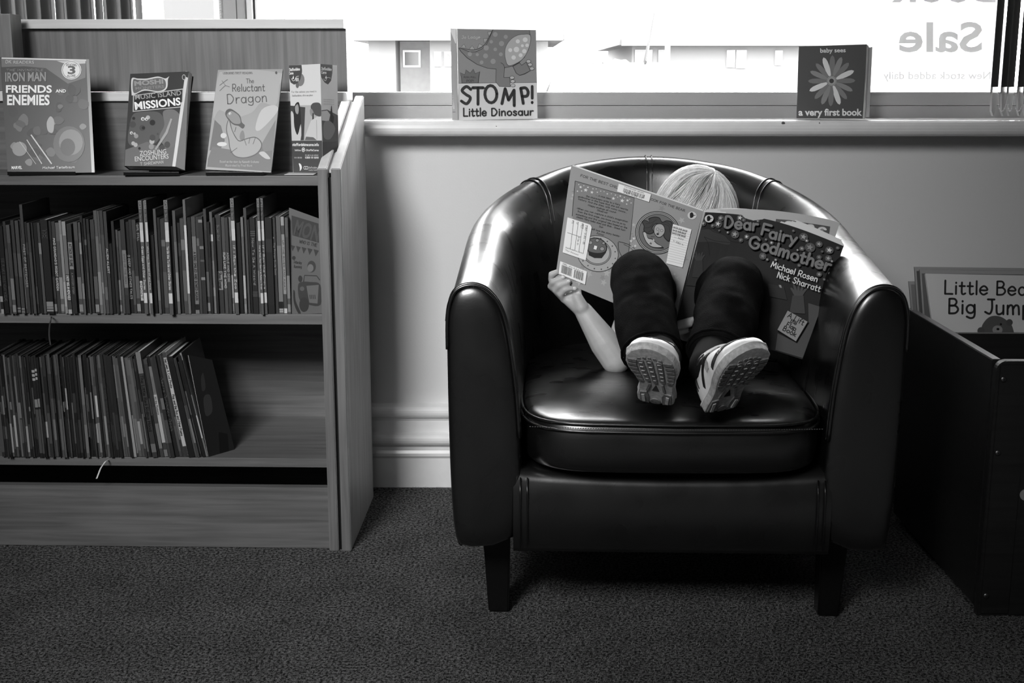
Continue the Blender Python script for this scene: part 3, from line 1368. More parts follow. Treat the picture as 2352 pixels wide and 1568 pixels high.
# arm fronts
for s in (-1, 1):
    pr = prof_at(0)
    out = [Vector((s * (RO + .001 - n), YF, z)) for n, z in pr]
    out.append(Vector((s * (RO - .118), YF, BZ + .008)))
    ctr = Vector((s * (RO - .058), YF - .020, .36))

    def ring(shr, dy):
        res = []
        for p in out:
            c = Vector((s * (RO - .058), YF, min(max(p.z, BZ + .06), .50)))
            v = c + (p - c) * shr
            v.y = YF - dy
            res.append(v)
        return res
    bm = bmesh.new()
    rs = [ring(1.0, -.004), ring(1.0, .004), ring(.93, .009), ring(.72, .013), ring(.35, .015)]
    rv = [[bm.verts.new(p) for p in r] for r in rs]
    n = len(out)
    for a, b in zip(rv, rv[1:]):
        for i in range(n):
            bm.faces.new((a[i], a[(i + 1) % n], b[(i + 1) % n], b[i]))
    bm.faces.new(rv[-1])
    o = from_bm('arm_front', bm, LE, CH, False, True)
    md = o.modifiers.new('s', 'SUBSURF')
    md.levels = md.render_levels = 1
    for rr, dy, k0 in ((1.004, .0, 5), (.985, .009, 4)):
        tube('piping', catmull([p for p in ring(rr, dy)][k0:18], 4), .0026, LE, CH, 6, world=False)

# seat cushion
SW, SF, SB = .236, -.352, .235


def seat_outline(n=48, grow=0.0):
    pts = []
    for k in range(n):
        a = 2 * PI * k / n
        x, y = math.cos(a), math.sin(a)
        e = .30 if y < 0 else .62
        X = math.copysign(abs(x) ** e, x)
        Y = math.copysign(abs(y) ** e, y)
        yy = Y * (-SF if y < 0 else SB)
        xx = X * SW
        if y < 0:
            yy -= (1 - (xx / SW) ** 2) * .012
        pts.append(Vector((xx * (1 + grow), yy * (1 + grow), 0)))
    return pts


ol = seat_outline()
bm = bmesh.new()
levels = [(.90, .282), (.985, .284), (1.0, .296), (1.012, .325), (1.0, .352), (.99, .362), (.975, .3665), (.93, .370), (.8, .374), (.6, .377), (.35, .379), (.12, .380)]
rows = []
for sc, z in levels:
    row = []
    for p in ol:
        q = Vector((p.x * sc, p.y * sc, z))
        if z > .36:
            q.z += noise.noise(Vector((q.x * 5, q.y * 16, 3))) * .003 - .012 * math.exp(-((q.x - .06) ** 2 + (q.y - .0) ** 2) / .018)
        elif z < .36:
            q += Vector((0, noise.noise(Vector((q.x * 9, q.z * 30, 1))) * .004, 0))
        row.append(bm.verts.new(q))
    rows.append(row)
n = len(ol)
for a, b in zip(rows, rows[1:]):
    for i in range(n):
        bm.faces.new((a[i], a[(i + 1) % n], b[(i + 1) % n], b[i]))
bm.faces.new(rows[0][::-1])
bm.faces.new(rows[-1])
cu = from_bm('seat_cushion', bm, LE, CH, False, True)
md = cu.modifiers.new('s', 'SUBSURF')
md.levels = md.render_levels = 1
for sc, z in ((1.004, .3635), (1.010, .3525)):
    tube('piping', [Vector((p.x * sc, p.y * sc, z)) for p in ol], .0022, LE, cu, 6, True, world=False)
# stitches along the front piping
bm = bmesh.new()
for i in range(120):
    t = -1 + 2 * (i + .5) / 120
    if abs(t) > .96:
        continue
    x = t * SW * .97
    y = SF * 1.008 - (1 - t * t) * .0125
    tube_bm(bm, [(x - .0011, y, .3580), (x + .0011, y, .3580)], .0007, 4)
st = from_bm('stitching', bm, mat('dark_thread', .3, .5), cu, False)
st['kind'] = 'stuff'

# front rail
bm = bmesh.new()
NX, NZ = 28, 8
rows = []
for j in range(NZ + 1):
    v = j / NZ
    row = []
    for i in range(NX + 1):
        u = i / NX
        x = -.246 + .492 * u
        ztop = .280 - .012 * math.sin(PI * u) ** .6
        z = BZ + (ztop - BZ) * v
        bulge = .016 * math.sin(PI * min(1, v * .85 + .12)) ** .6
        y = -.315 - bulge + .0025 * noise.noise(Vector((x * 50, z * 12, 2))) * (1 if abs(x) > .19 else .3) * v
        row.append(bm.verts.new((x, y, z)))
    row.append(None)
    rows.append(row[:-1])
back = [[bm.verts.new((v_.co.x, -.25, v_.co.z)) for v_ in (rows[0] if k == 0 else rows[-1])] for k in (0, 1)]
for j in range(NZ):
    for i in range(NX):
        bm.faces.new((rows[j][i], rows[j][i + 1], rows[j + 1][i + 1], rows[j + 1][i]))
for i in range(NX):
    bm.faces.new((rows[0][i], back[0][i], back[0][i + 1], rows[0][i + 1]))
    bm.faces.new((rows[-1][i], rows[-1][i + 1], back[1][i + 1], back[1][i]))
o = from_bm('front_rail', bm, LE, CH, False, True)
for x in (-.235, -.224, .224, .235):
    tube('piping', [(x, -.3345, BZ + .01), (x, -.3355, .2), (x, -.3345, .24), (x, -.327, .268)], .0013, LE, CH, 5, world=False)
# underframe
bm = bmesh.new()
bmesh.ops.create_circle(bm, cap_ends=True, segments=48, radius=1.0)
for v in bm.verts:
    a = math.atan2(v.co.y, v.co.x)
    p = Vector((v.co.x * .335, v.co.y * (.33 if v.co.y > 0 else .31), BZ + .006))
    v.co = p
r_ = bmesh.ops.extrude_face_region(bm, geom=list(bm.faces))
for v in [g for g in r_['geom'] if isinstance(g, bmesh.types.BMVert)]:
    v.co.z += .13
from_bm('underframe', bm, M['gap'], CH, False)
for sx in (-1, 1):
    for fy in (-1, 1):
        bm = bmesh.new()
        yc = -.215 if fy < 0 else .19
        xo = .300 if fy < 0 else .24
        xi = xo - .046
        top = [(xi, yc - .023), (xo, yc - .023), (xo, yc + .023), (xi, yc + .023)]
        bot = [(xi + .002, yc - .017), (xo - .010, yc - .017), (xo - .010, yc + .017), (xi + .002, yc + .017)]
        A = [bm.verts.new((sx * x, y, BZ + .01)) for x, y in top]
        B = [bm.verts.new((sx * x, y, .001)) for x, y in bot]
        bm.faces.new(A); bm.faces.new(B[::-1])
        for i in range(4):
            bm.faces.new((A[i], A[(i + 1) % 4], B[(i + 1) % 4], B[i]))
        bmesh.ops.bevel(bm, geom=list(bm.edges), offset=.0025, segments=2, affect='EDGES')
        from_bm('leg', bm, M['blackplastic'], CH, False)

# ================================================================== PICTURE BOOK BIN (right edge)
BX = .770
bn = empty('book_bin', (BX, 1.96, 0), 'dark wooden picture-book bin cut off by the right edge', 'book bin')
T = .014
DBK = 2.415
prism('side_panel', [(BX, 1.966, .014), (BX, DBK, .014), (BX, DBK, .432), (BX, 1.966, .432)], (T, 0, 0), M['bin'], bn, .001)
box('top_edge', BX + .0008, BX + T - .0008, 1.968, DBK, .4322, .4332, M['binedge'], bn)
XR = 1.32
# front panel with rounded corners
bm = bmesh.new()
cr = .016
fp = [(BX + .001, .001), (XR, .001), (XR, .434)]
for k in range(7):
    a = PI / 2 + (PI / 2) * k / 6
    fp.append((BX + .001 + cr + cr * math.cos(a), .434 - cr + cr * math.sin(a)))
A = [bm.verts.new((x, 1.948, z)) for x, z in fp]
B = [bm.verts.new((x, 1.964, z)) for x, z in fp]
bm.faces.new(A); bm.faces.new(B[::-1])
for i in range(len(fp)):
    j = (i + 1) % len(fp)
    bm.faces.new((A[i], A[j], B[j], B[i]))
bmesh.ops.bevel(bm, geom=[e for e in bm.edges if abs(e.verts[0].co.y - e.verts[1].co.y) < 1e-5], offset=.0015, segments=2, affect='EDGES')
from_bm('front_panel', bm, M['bin'], bn)
# raised frame on the front panel with a rounded inner corner
ix, iz, rr_ = BX + .052, .434 - .042, .022
frm = [(BX + .006, .006), (BX + .006, .428), (XR - .004, .428), (XR - .004, iz)]
for k in range(7):
    a = PI / 2 + (PI / 2) * k / 6
    frm.append((ix + rr_ + rr_ * math.cos(a), iz - rr_ + rr_ * math.sin(a)))
frm += [(ix, .006)]
prism('front_frame', [(x, 1.9455, z) for x, z in frm], (0, .003, 0), M['bin'], bn, .0006)
for z_, px, py in ((0, 2305, 871), (0, 2292, 1040), (0, 2265, 1368)):
    p = P(px, py, y=1.944)
    bm = bmesh.new()
    bmesh.ops.create_uvsphere(bm, u_segments=16, v_segments=8, radius=1.0, matrix=Matrix.Translation(p) @ Matrix.Diagonal((.0048, .0022, .0048, 1)))
    sc = from_bm('screw', bm, M['metal'], bn, smooth=True)
    box('screw_slot', p.x - .0012, p.x + .0012, p.y - .003, p.y - .0018, p.z - .0012, p.z + .0012, M['gap'], sc)
box('divider', BX + T, XR, 2.170, 2.182, .04, .433, M['bin'], bn, .001)
box('back_board', BX + T, XR, DBK - .012, DBK, .04, .40, M['bin'], bn, .001)
box('bottom_board', BX + T, XR, 1.965, DBK - .012, .03, .042, M['bin'], bn)
# punched round holes (a pale one shows at the very edge)
p = P(2350, 1136, y=1.9475)
bm = bmesh.new()
bmesh.ops.create_cone(bm, cap_ends=True, segments=28, radius1=.0095, radius2=.0095, depth=.003, matrix=Matrix.Translation(p + Vector((.004, 0, 0))) @ Matrix.Rotation(PI / 2, 4, 'X'))
from_bm('plug', bm, mat('pale_plug', .62, .5), bn)
# ================================================================== BOOKS ON DISPLAY
def book_from_quad(name, quad, ys, thick, label, cat='book', m='inkg', base_g=.4, pages=True, page_side='right', view=(0, 0, 1), gain=1.0, spine_g=None):
    """quad px TL,TR,BR,BL with the room depth of each corner; the cover, a page block and a back cover"""
    C = [P(x, y, y=d) for (x, y), d in zip(quad, ys)]
    coplanar(C)
    sf = bilin(*C)
    e0 = empty(name, (C[2] + C[3]) / 2, label, cat)
    bt = .0009
    slab('front_cover', sf, bt, M[m], e0, g=base_g)
    if pages:
        c2 = [C[0].lerp(C[1], .0) + (C[3] - C[0]) * .012, C[1] + (C[3] - C[0]) * .012 + (C[0] - C[1]) * .02, C[2] + (C[0] - C[3]) * .01 + (C[3] - C[2]) * .02, C[3] + (C[0] - C[3]) * .01]
        s2 = bilin(*c2)
        slab('page_block', s2, thick - 2.6 * bt, M['paper'], e0, front=-bt * 1.3)
        slab('back_cover', sf, bt, M[m], e0, front=-(thick - bt), g=base_g)
    sp = slab('spine', bilin(C[0] - (C[1] - C[0]) * .006, C[0], C[3], C[3] - (C[1] - C[0]) * .006), thick, M[m], e0, g=spine_g if spine_g is not None else base_g)
    art = Art(quad, sf, view, gain)
    return e0, art, C, sf


def stand(px0, px1, yb, y, label):
    a, b = P(px0, yb, y=y), P(px1, yb, y=y)
    z = .7035
    e0 = empty('display_stand', ((a.x + b.x) / 2, y, z), label, 'book stand')
    box('base', a.x, b.x, y - .004, y + .085, z + .0003, z + .0020, M['blackplastic'], e0, .0004)
    box('lip', a.x, b.x, y - .0058, y - .0042, z + .0003, z + .0065, M['blackplastic'], e0, .0004)
    mt = Matrix.Translation(((a.x + b.x) / 2, y + .085, z + .002)) @ Matrix.Rotation(R(-12), 4, 'X')
    w = (b.x - a.x) * .3
    box('back_rest', -w, w, -.001, .001, 0, .09, M['blackplastic'], e0, .0004, mtx=mt)
    return e0


Z1 = .7055
# ---- superhero reader (characters left out)
q = [(1, 131), (199, 136), (212, 396), (19, 399)]
e0, A, C, sf = book_from_quad('reader_book', q, (2.325, 2.325, 2.262, 2.262), .006, 'dark glossy reader with a round number 3 badge, leftmost on the display shelf', base_g=.20, view=(0, 0, 3.564))
A.poly([(10, 475), (705, 490), (700, 640), (560, 690), (380, 560), (200, 545), (14, 552)], .42)
A.poly([(14, 470), (705, 487), (706, 500), (14, 482)], .85)
A.poly([(470, 500), (700, 500), (700, 520), (560, 530)], .8)
rr = random.Random(4)
for i in range(46):
    x, y = rr.uniform(60, 690), rr.uniform(660, 1330)
    if x < 440 and y < 890:
        continue
    r = rr.uniform(14, 46)
    A.blob([(x + r * rr.uniform(.6, 1.3) * math.cos(k * PI / 3), y + r * rr.uniform(.6, 1.3) * math.sin(k * PI / 3)) for k in range(6)], rr.choice((.12, .18, .28, .38, .5, .1)), 3)
A.circ(570, 1185, 128, .34, 145)
A.circ(585, 1170, 96, .5, 104)
A.circ(560, 1210, 60, .28, 70)
A.blob([(390, 1010), (420, 960), (450, 1000), (440, 1090), (400, 1080)], .66)
A.circ(165, 1225, 62, .55, 58)
for k, (a, b) in enumerate((((165, 1165), (300, 1345)), ((225, 1150), (350, 1345)), ((260, 1110), (430, 1345)))):
    A.line([a, b], 4 + 4 * k, .8, taper=True)
A.circ(589, 577, 80, .88)
A.circ(589, 577, 73, .42)
A.circ(589, 577, 69, .9)
A.text('3', (560, 608), (622, 608), 66, .22, font='sans', off=.03)
A.text('READING', (548, 545), (632, 545), 20, .35, 3.2)
A.text('ALONE', (556, 636), (624, 632), 18, .35, 3.2)
A.text('DK', (48, 520), (96, 522), 26, .8, 4)
A.text('READERS', (115, 525), (285, 525), 27, .78, font='sans')
A.text('THE INVINCIBLE', (56, 586), (365, 586), 16, .62, 2.6)
A.text('IRON MAN', (46, 672), (384, 668), 76, .56, font='sans', off=.03)
A.text('FRIENDS', (52, 765), (432, 765), 62, .95, font='sans', off=.03)
A.text('AND', (462, 764), (546, 764), 26, .95, font='sans', off=.03)
A.text('ENEMIES', (62, 866), (414, 866), 84, .95, font='sans', off=.03)
A.text('MARVEL', (98, 1386), (186, 1384), 24, .95, font='sans', off=.03)
A.text('Michael Teitelbaum', (356, 1384), (618, 1378), 18, .9, 3)
A.build('cover_print', M['inkg'], e0)
# clear plastic jacket edge along the right side
slab('plastic_jacket', bilin(C[1] + Vector((-.001, 0, 0)), C[1] + Vector((.004, .001, 0)), C[2] + Vector((.004, .001, 0)), C[2] + Vector((-.001, 0, 0))), .0012, M['plasticjacket'], e0, front=.0002)
stand(20, 176, 402, 2.258, 'low black stand under the number 3 reader on the display shelf')
# ---- music island missions (characters left out)
q = [(300, 169.5), (433.5, 164), (402.6, 382.5), (285.6, 381)]
e0, A, C, sf = book_from_quad('paperback', q, (2.335, 2.322, 2.252, 2.268), .024, 'thick dark paperback with pale page edges, second book on the display shelf', base_g=.22, view=(0, 0, 3.564))
A.blob([(1060, 1050), (1090, 960), (1170, 940), (1300, 950), (1340, 1050), (1280, 1180), (1150, 1220), (1050, 1190)], .36)
A.poly([(1022, 1240), (1200, 1180), (1300, 1220), (1450, 1160), (1440, 1362), (1020, 1358)], .44)
A.blob([(1330, 940), (1420, 925), (1480, 1000), (1470, 1150), (1380, 1230), (1300, 1150), (1340, 1050)], .46)
rr = random.Random(8)
for i in range(16):
    A.circ(rr.uniform(1050, 1440), rr.uniform(980, 1240), rr.uniform(8, 26), rr.choice((.15, .3, .6, .72)))
for x, y, r in ((1165, 1000, 15), (1194, 1002, 13), (1074, 1112, 12), (1100, 1118, 9)):
    A.circ(x, y, r, .85)
    A.circ(x + 2, y + 2, r * .4, .1)
A.blob([(1078, 650), (1130, 650), (1200, 650), (1290, 632), (1350, 650), (1382, 632), (1372, 660), (1362, 740), (1300, 775), (1180, 760), (1090, 800), (1076, 780)], .85)
A.blob([(1090, 662), (1130, 662), (1200, 662), (1290, 645), (1346, 665), (1350, 735), (1290, 765), (1180, 748), (1095, 780)], .42)
A.text('MOSHI', (1100, 715), (1335, 695), 42, .62, font='sans', off=.04)
A.text('MONSTERS', (1108, 752), (1340, 735), 26, .55, font='sans', off=.02)
A.poly([(1088, 800), (1500, 742), (1492, 905), (1085, 942)], .75)
A.poly([(1096, 806), (1492, 752), (1484, 898), (1093, 934)], .13)
A.text('MUSIC ISLAND', (1106, 838), (1482, 800), 44, .68, font='sans', off=.01)
A.text('MISSIONS', (1104, 924), (1478, 884), 66, .97, font='sans', off=.03)
A.text('ZOSHLING', (1142, 1285), (1360, 1270), 36, .85, font='sans', off=.01)
A.text('ENCOUNTERS', (1104, 1326), (1380, 1306), 36, .85, font='sans', off=.01)
A.text('T SHREWMAN', (1148, 1356), (1338, 1340), 20, .8, 3)
A.circ(1505, 640, 16, .75, 26)
A.circ(1505, 640, 11, .25, 20)
A.line([(1400, 1000), (1360, 1110), (1270, 1240)], 22, .66, taper=True)
A.build('cover_print', M['inkg'], e0)
slab('page_edge', bilin(P(433.5, 164, y=2.3222), P(441, 170.5, y=2.337), P(424.5, 391, y=2.275), P(402.8, 382.5, y=2.2524)), .006, M['paper'], e0)
stand(285, 412, 385, 2.250, 'low black stand under the thick dark paperback')
# ---- the reluctant dragon
q = [(501.4, 160.5), (649.5, 158.5), (622.6, 396), (473, 389)]
e0, A, C, sf = book_from_quad('picture_book', q, (2.335, 2.335, 2.255, 2.262), .006, 'pale hardback with a lounging dragon, leaning on the display shelf', base_g=.62, view=(420, 0, 3.564))
A.blob([(250, 960), (300, 900), (420, 960), (560, 920), (640, 840), (760, 860), (790, 700), (810, 600), (300, 590)], .68, 4)
A.blob([(590, 1040), (640, 900), (740, 860), (780, 900), (700, 1000), (620, 1070)], .76, 4)
A.poly([(218, 1230), (260, 980), (310, 1030), (340, 1150), (300, 1230)], .42)
A.poly([(205, 1300), (240, 1200), (420, 1230), (740, 1190), (735, 1405), (198, 1365)], .45)
A.poly([(640, 1180), (760, 980), (745, 1230), (660, 1240)], .5)
A.blob([(365, 985), (350, 1060), (368, 1140), (380, 1220), (420, 1280), (500, 1295), (590, 1270), (640, 1215), (640, 1160), (590, 1120), (520, 1130), (460, 1150), (430, 1120), (400, 1060), (385, 1000)], .35, 5)
A.blob([(370, 985), (357, 1060), (375, 1140), (387, 1218), (424, 1273), (500, 1287), (585, 1262), (632, 1212), (632, 1164), (588, 1128), (520, 1138), (460, 1158), (425, 1126), (394, 1060), (378, 1000)], .66, 5)
A.blob([(345, 940), (352, 905), (385, 890), (430, 915), (465, 950), (478, 1000), (502, 1025), (485, 1052), (450, 1030), (410, 1020), (372, 985)], .3, 5)
A.blob([(356, 940), (388, 908), (428, 925), (458, 955), (468, 1005), (440, 1015), (405, 1005), (378, 975)], .55, 5)
A.circ(382, 930, 10, .9)
A.circ(384, 932, 4, .1)
for a in (((500, 1145), (515, 1190)), ((545, 1125), (535, 1175)), ((590, 1125), (570, 1180)), ((430, 1040), (420, 1080)), ((385, 1250), (440, 1210))):
    A.line(list(a), 4, .3)
A.blob([(620, 1250), (660, 1240), (700, 1275), (715, 1300), (680, 1300), (640, 1275)], .75, 4)
A.blob([(470, 1080), (490, 1070), (500, 1130), (470, 1145), (460, 1120)], .5, 3)
A.circ(330, 1110, 24, .82, 22)
A.circ(318, 1180, 40, .85, 18)
A.line([(300, 700), (350, 660), (365, 650)], 5, .42)
A.line([(300, 745), (345, 700), (380, 712)], 5, .42)
A.line([(318, 660), (350, 705)], 4, .42)
A.text('USBORNE FIRST READING', (328, 608), (565, 606), 17, .4, 2.6)
A.circ(763, 596, 9, .3, 12)
A.text('The', (514, 682), (578, 680), 36, .32, 4)
A.text('Reluctant', (400, 748), (668, 745), 58, .30, 6)
A.text('Dragon', (358, 850), (690, 832), 76, .30, 7)
A.text('Based on the story by Kenneth Grahame', (300, 1332), (620, 1334), 18, .75, 2.4)
A.text('Illustrated by Fred Blunt', (345, 1362), (565, 1364), 16, .75, 2.4)
A.build('cover_print', M['ink'], e0)
stand(474, 606, 394, 2.250, 'low black stand under the pale dragon hardback')
# ---- three-sided leaflet
q = [(663.7, 150.3), (735.6, 146.6), (741, 388), (673, 387)]
C1 = [P(663.7, 150.3, y=2.30), P(735.6, 146.6, y=2.285), P(741, 388, y=2.285), P(673, 387, y=2.30)]
for c in (C1[2], C1[3]):
    c.z = .7042
q2 = [(735.6, 146.6), (774, 150), (779, 384), (741, 388)]
coplanar(C1)
C2 = [C1[1], P(774, 150, y=2.33), P(779, 384, y=2.33), C1[2]]
C2[2].z = .7042
coplanar(C2)
lf = empty('folded_leaflet', (C1[2] + C1[3]) / 2, 'three-sided pale leaflet standing at the right end of the display shelf', 'leaflet')
for nm, cc in (('front_panel', C1), ('side_panel', C2), ('back_panel', [C2[1], C1[0], C1[3], C2[2]])):
    s_ = bilin(*cc)
    if nm == 'back_panel':
        n = s_.n
    slab(nm, s_, .0004, M['ink'], lf, g=.86)
A = Art(q, bilin(*C1), (640, 130, 5.406))
A.poly([(128, 108), (283, 103), (290, 170), (280, 260), (240, 330), (190, 345), (150, 320), (132, 270)], .27)
A.circ(265, 285, 55, .5, 80)
A.circ(232, 352, 20, .4, 36)
A.poly([(128, 108), (283, 103), (290, 190), (270, 280), (235, 325), (190, 343), (150, 315), (132, 260)], .27)
A.text('Staffordshire', (134, 178), (264, 170), 34, .95, 5)
A.text('Cares', (132, 222), (184, 218), 32, .95, 5)
A.line([(160, 270), (180, 300), (200, 290), (220, 250), (250, 240)], 5, .95, smooth=True)
A.poly([(168, 275), (185, 232), (190, 275)], .95)
for x in (215, 228, 241):
    A.line([(x, 262), (x + 2, 305)], 7, .95)
A.text('For the advice you need in', (160, 446), (470, 436), 22, .5, 2.6)
A.text('Staffordshire, all in one place', (166, 490), (424, 482), 20, .5, 2.6)
A.poly([(142, 600), (530, 590), (543, 1015), (158, 1018)], .70)
A.poly([(142, 600), (330, 620), (312, 1010), (158, 1018)], .24)
A.blob([(200, 600), (240, 556), (262, 600), (276, 760), (262, 900), (230, 960), (200, 880), (188, 740)], .12, 4)
A.blob([(206, 610), (236, 582), (250, 640), (240, 700), (216, 690), (204, 650)], .62, 4)
A.blob([(148, 690), (185, 700), (195, 850), (235, 950), (275, 820), (270, 1015), (160, 1015)], .8, 3)
A.blob([(400, 600), (440, 565), (520, 580), (528, 720), (470, 720), (430, 690), (405, 650)], .3, 4)
A.blob([(388, 650), (412, 640), (440, 700), (415, 730), (392, 700)], .56, 4)
A.blob([(420, 700), (436, 700), (432, 830), (420, 830)], .15, 3)
A.poly([(330, 960), (400, 780), (480, 730), (530, 730), (541, 1012), (330, 1012)], .80)
A.line([(470, 770), (475, 1000)], 4, .5)
A.poly([(326, 1010), (340, 968), (430, 975), (475, 1010)], .4)
A.poly([(159, 1017), (543, 1014), (546, 1396), (182, 1396)], .27)
A.text('staffordshirecares.info', (172, 1076), (498, 1076), 30, .95, 5.5)
A.text('StaffsCares', (200, 1136), (276, 1136), 18, .85, 3)
A.circ(306, 1121, 20, .95, 26)
A.circ(306, 1121, 14, .27, 19)
A.circ(306, 1121, 8, .95, 10)
A.text('@StaffsCares', (330, 1136), (498, 1136), 20, .95, 3.6)
A.text('Or talk to an advisor', (330, 1190), (494, 1188), 12, .9, 2.2)
A.text('0300 111 8010', (330, 1222), (496, 1222), 20, .95, 3.8)
A.text('01785 000 000', (196, 1222), (288, 1222), 16, .7, 2.6)
A.blob([(250, 1280), (275, 1290), (288, 1330), (265, 1366), (262, 1330)], .9, 4)
for cx_, cy_ in ((326, 1330), (350, 1330)):
    A.circ(cx_, cy_, 17, .9, 20)
    A.circ(cx_, cy_, 12, .27, 15)
A.text('Staffordshire', (372, 1336), (480, 1336), 20, .7, 3)
A.text('County Council', (372, 1362), (480, 1360), 16, .7, 2.4)
A.build('front_print', M['ink'], lf)
A = Art(q2, bilin(*C2), (640, 130, 5.406))
A.poly([(517, 90), (668, 96), (666, 200), (650, 290), (612, 334), (570, 310), (530, 250), (518, 200)], .27)
A.text('Staffordshire', (528, 160), (656, 172), 34, .95, 5)
A.text('Cares', (528, 205), (592, 208), 34, .95, 5)
A.line([(556, 265), (580, 290), (605, 250), (645, 260)], 5, .95, smooth=True)
A.poly([(572, 262), (590, 225), (600, 262)], .95)
for k, yy in enumerate((512, 538, 566)):
    A.text('advice and help near you', (556, yy), (685, yy + 6), 9, .72, 2)
A.poly([(528, 640), (600, 630), (735, 700), (738, 1110), (548, 1112)], .34)
A.poly([(528, 650), (600, 640), (640, 690), (620, 770), (535, 760)], .8)
A.blob([(640, 690), (655, 580), (668, 690), (686, 720), (672, 800), (645, 790)], .12, 4)
A.blob([(560, 790), (640, 770), (700, 860), (640, 980), (560, 960)], .5, 4)
A.poly([(541, 1016), (735, 1010), (745, 1390), (546, 1396)], .27)
A.build('side_print', M['ink'], lf)
# small flat card lying on the shelf
a, b = P(655, 397, y=2.262), P(722, 397, y=2.262)
o = box('flat_card', a.x, b.x, 2.252, 2.30, .7042, .7048, M['paper'])
own_origin(o, ((a.x + b.x) / 2, 2.27, .7042))
tag(o, 'pale card lying flat below the standing leaflet on the display shelf', 'card')

# ---- STOMP board book on the sill
q = [(1051, 66), (1231, 69), (1234.5, 272.5), (1054.6, 275.5)]
e0, A, C, sf = book_from_quad('board_book', q, (2.585, 2.608, 2.606, 2.578), .016, 'STOMP dinosaur board book standing on the windowsill', base_g=.56, view=(980, 40, 6.03), spine_g=.6, m='ink')
A.poly([(415, 907), (1545, 898), (1545, 1420), (440, 1432)], .84)
A.line([(415, 909), (960, 903), (1100, 903), (1526, 897)], 5, .16)
# dinosaur body
body = [(440, 420), (520, 440), (600, 470), (680, 470), (770, 430), (830, 370), (880, 270), (922, 160), (1180, 150), (1425, 175), (1438, 240), (1442, 330), (1415, 440), (1360, 550), (1290, 620), (1190, 675), (1085, 695), (1078, 825), (1155, 822), (1168, 960), (1010, 955), (960, 890), (965, 715), (840, 700), (700, 650), (560, 560), (470, 470)]
A.poly(body, .16)
ins = [(452, 424), (520, 448), (600, 478), (682, 478), (774, 436), (836, 374), (886, 272), (928, 162), (1180, 155), (1421, 178), (1433, 240), (1436, 330), (1410, 438), (1355, 545), (1287, 614), (1188, 669), (1079, 689), (1072, 831), (1150, 828), (1162, 953), (1012, 949), (966, 888), (971, 709), (842, 694), (704, 644), (566, 554), (478, 466)]
A.poly(ins, .49)
for x, y, r in ((955, 235, 33), (1100, 268, 28), (900, 335, 24), (1042, 360, 36), (830, 420, 36), (955, 440, 25), (600, 505, 30), (705, 512, 22), (820, 530, 34), (1032, 508, 27), (925, 605, 36), (765, 618, 26)):
    A.circ(x, y, r, .60)
for tri in (((483, 400), (520, 366), (545, 418)), ((592, 436), (632, 388), (672, 440)), ((706, 428), (730, 362), (785, 388)), ((800, 352), (790, 292), (852, 290)), ((866, 262), (848, 202), (905, 196))):
    A.poly(list(tri), .66)
    A.line(list(tri), 5, .16)
A.line([(452, 420), (530, 432), (640, 448), (740, 425), (810, 370), (870, 270), (922, 165)], 6, .16, smooth=True)
lens = [(1140, 668), (1095, 580), (1085, 480), (1105, 390), (1170, 300), (1260, 245), (1350, 230), (1432, 236), (1442, 320), (1415, 430), (1360, 540), (1280, 615)]
A.blob(lens, .16, 5)
cxx, cyy = 1270, 440
A.blob([(cxx + (x - cxx) * .975, cyy + (y - cyy) * .975) for x, y in lens], .70, 5)
for x, y, r in ((1265, 330, 28), (1366, 308, 33), (1328, 390, 20), (1392, 384, 24), (1162, 450, 27), (1247, 442, 38), (1354, 465, 30), (1304, 520, 27), (1208, 552, 30)):
    A.circ(x, y, r, .86)
A.line([(1030, 622), (1068, 650), (1085, 700)], 6, .16, smooth=True)
foot = [(1192, 672), (1240, 770), (1290, 802), (1360, 780), (1440, 735), (1380, 612), (1318, 655), (1290, 620)]
A.poly(foot, .16)
A.poly([(1202, 676), (1246, 766), (1291, 795), (1358, 773), (1432, 732), (1378, 621), (1318, 663), (1288, 628)], .49)
for x, y in ((1412, 605), (1432, 650), (1458, 705), (1186, 830), (1196, 880), (1198, 938)):
    A.circ(x, y, 33, .16, 25)
    A.circ(x, y, 28, .74, 20)
crown = [(488, 903), (482, 830), (464, 760), (528, 790), (545, 722), (605, 768), (648, 712), (674, 775), (738, 746), (722, 840), (716, 903)]
A.poly(crown, .42)
A.line(crown, 7, .16)
A.text('PUSH, PULL,', (515, 836), (690, 834), 22, .16, 4)
A.text('POP!', (552, 894), (658, 892), 34, .14, 5)
A.text('Jo Lodge', (486, 294), (745, 292), 40, .78, 7)
# STOMP! with its jumping letters
A.text('S', (470, 1190), (630, 1190), 235, .17, 40)
A.text('T', (640, 1200), (795, 1200), 230, .17, 40)
A.text('O', (805, 1185), (1005, 1172), 240, .17, 40)
A.text('M', (1035, 1190), (1230, 1222), 215, .17, 40, lean=(.10, -.99))
A.text('P', (1325, 1190), (1440, 1178), 215, .17, 40, lean=(-.16, -.98))
A.text('!', (1440, 1190), (1490, 1190), 240, .17, 36)
A.text('Little', (505, 1366), (835, 1362), 110, .17, 20)
A.text('Dinosaur', (898, 1360), (1478, 1352), 100, .17, 20)
A.line([(424, 160), (436, 900), (448, 1430)], 14, .9)
A.build('cover_print', M['ink'], e0)
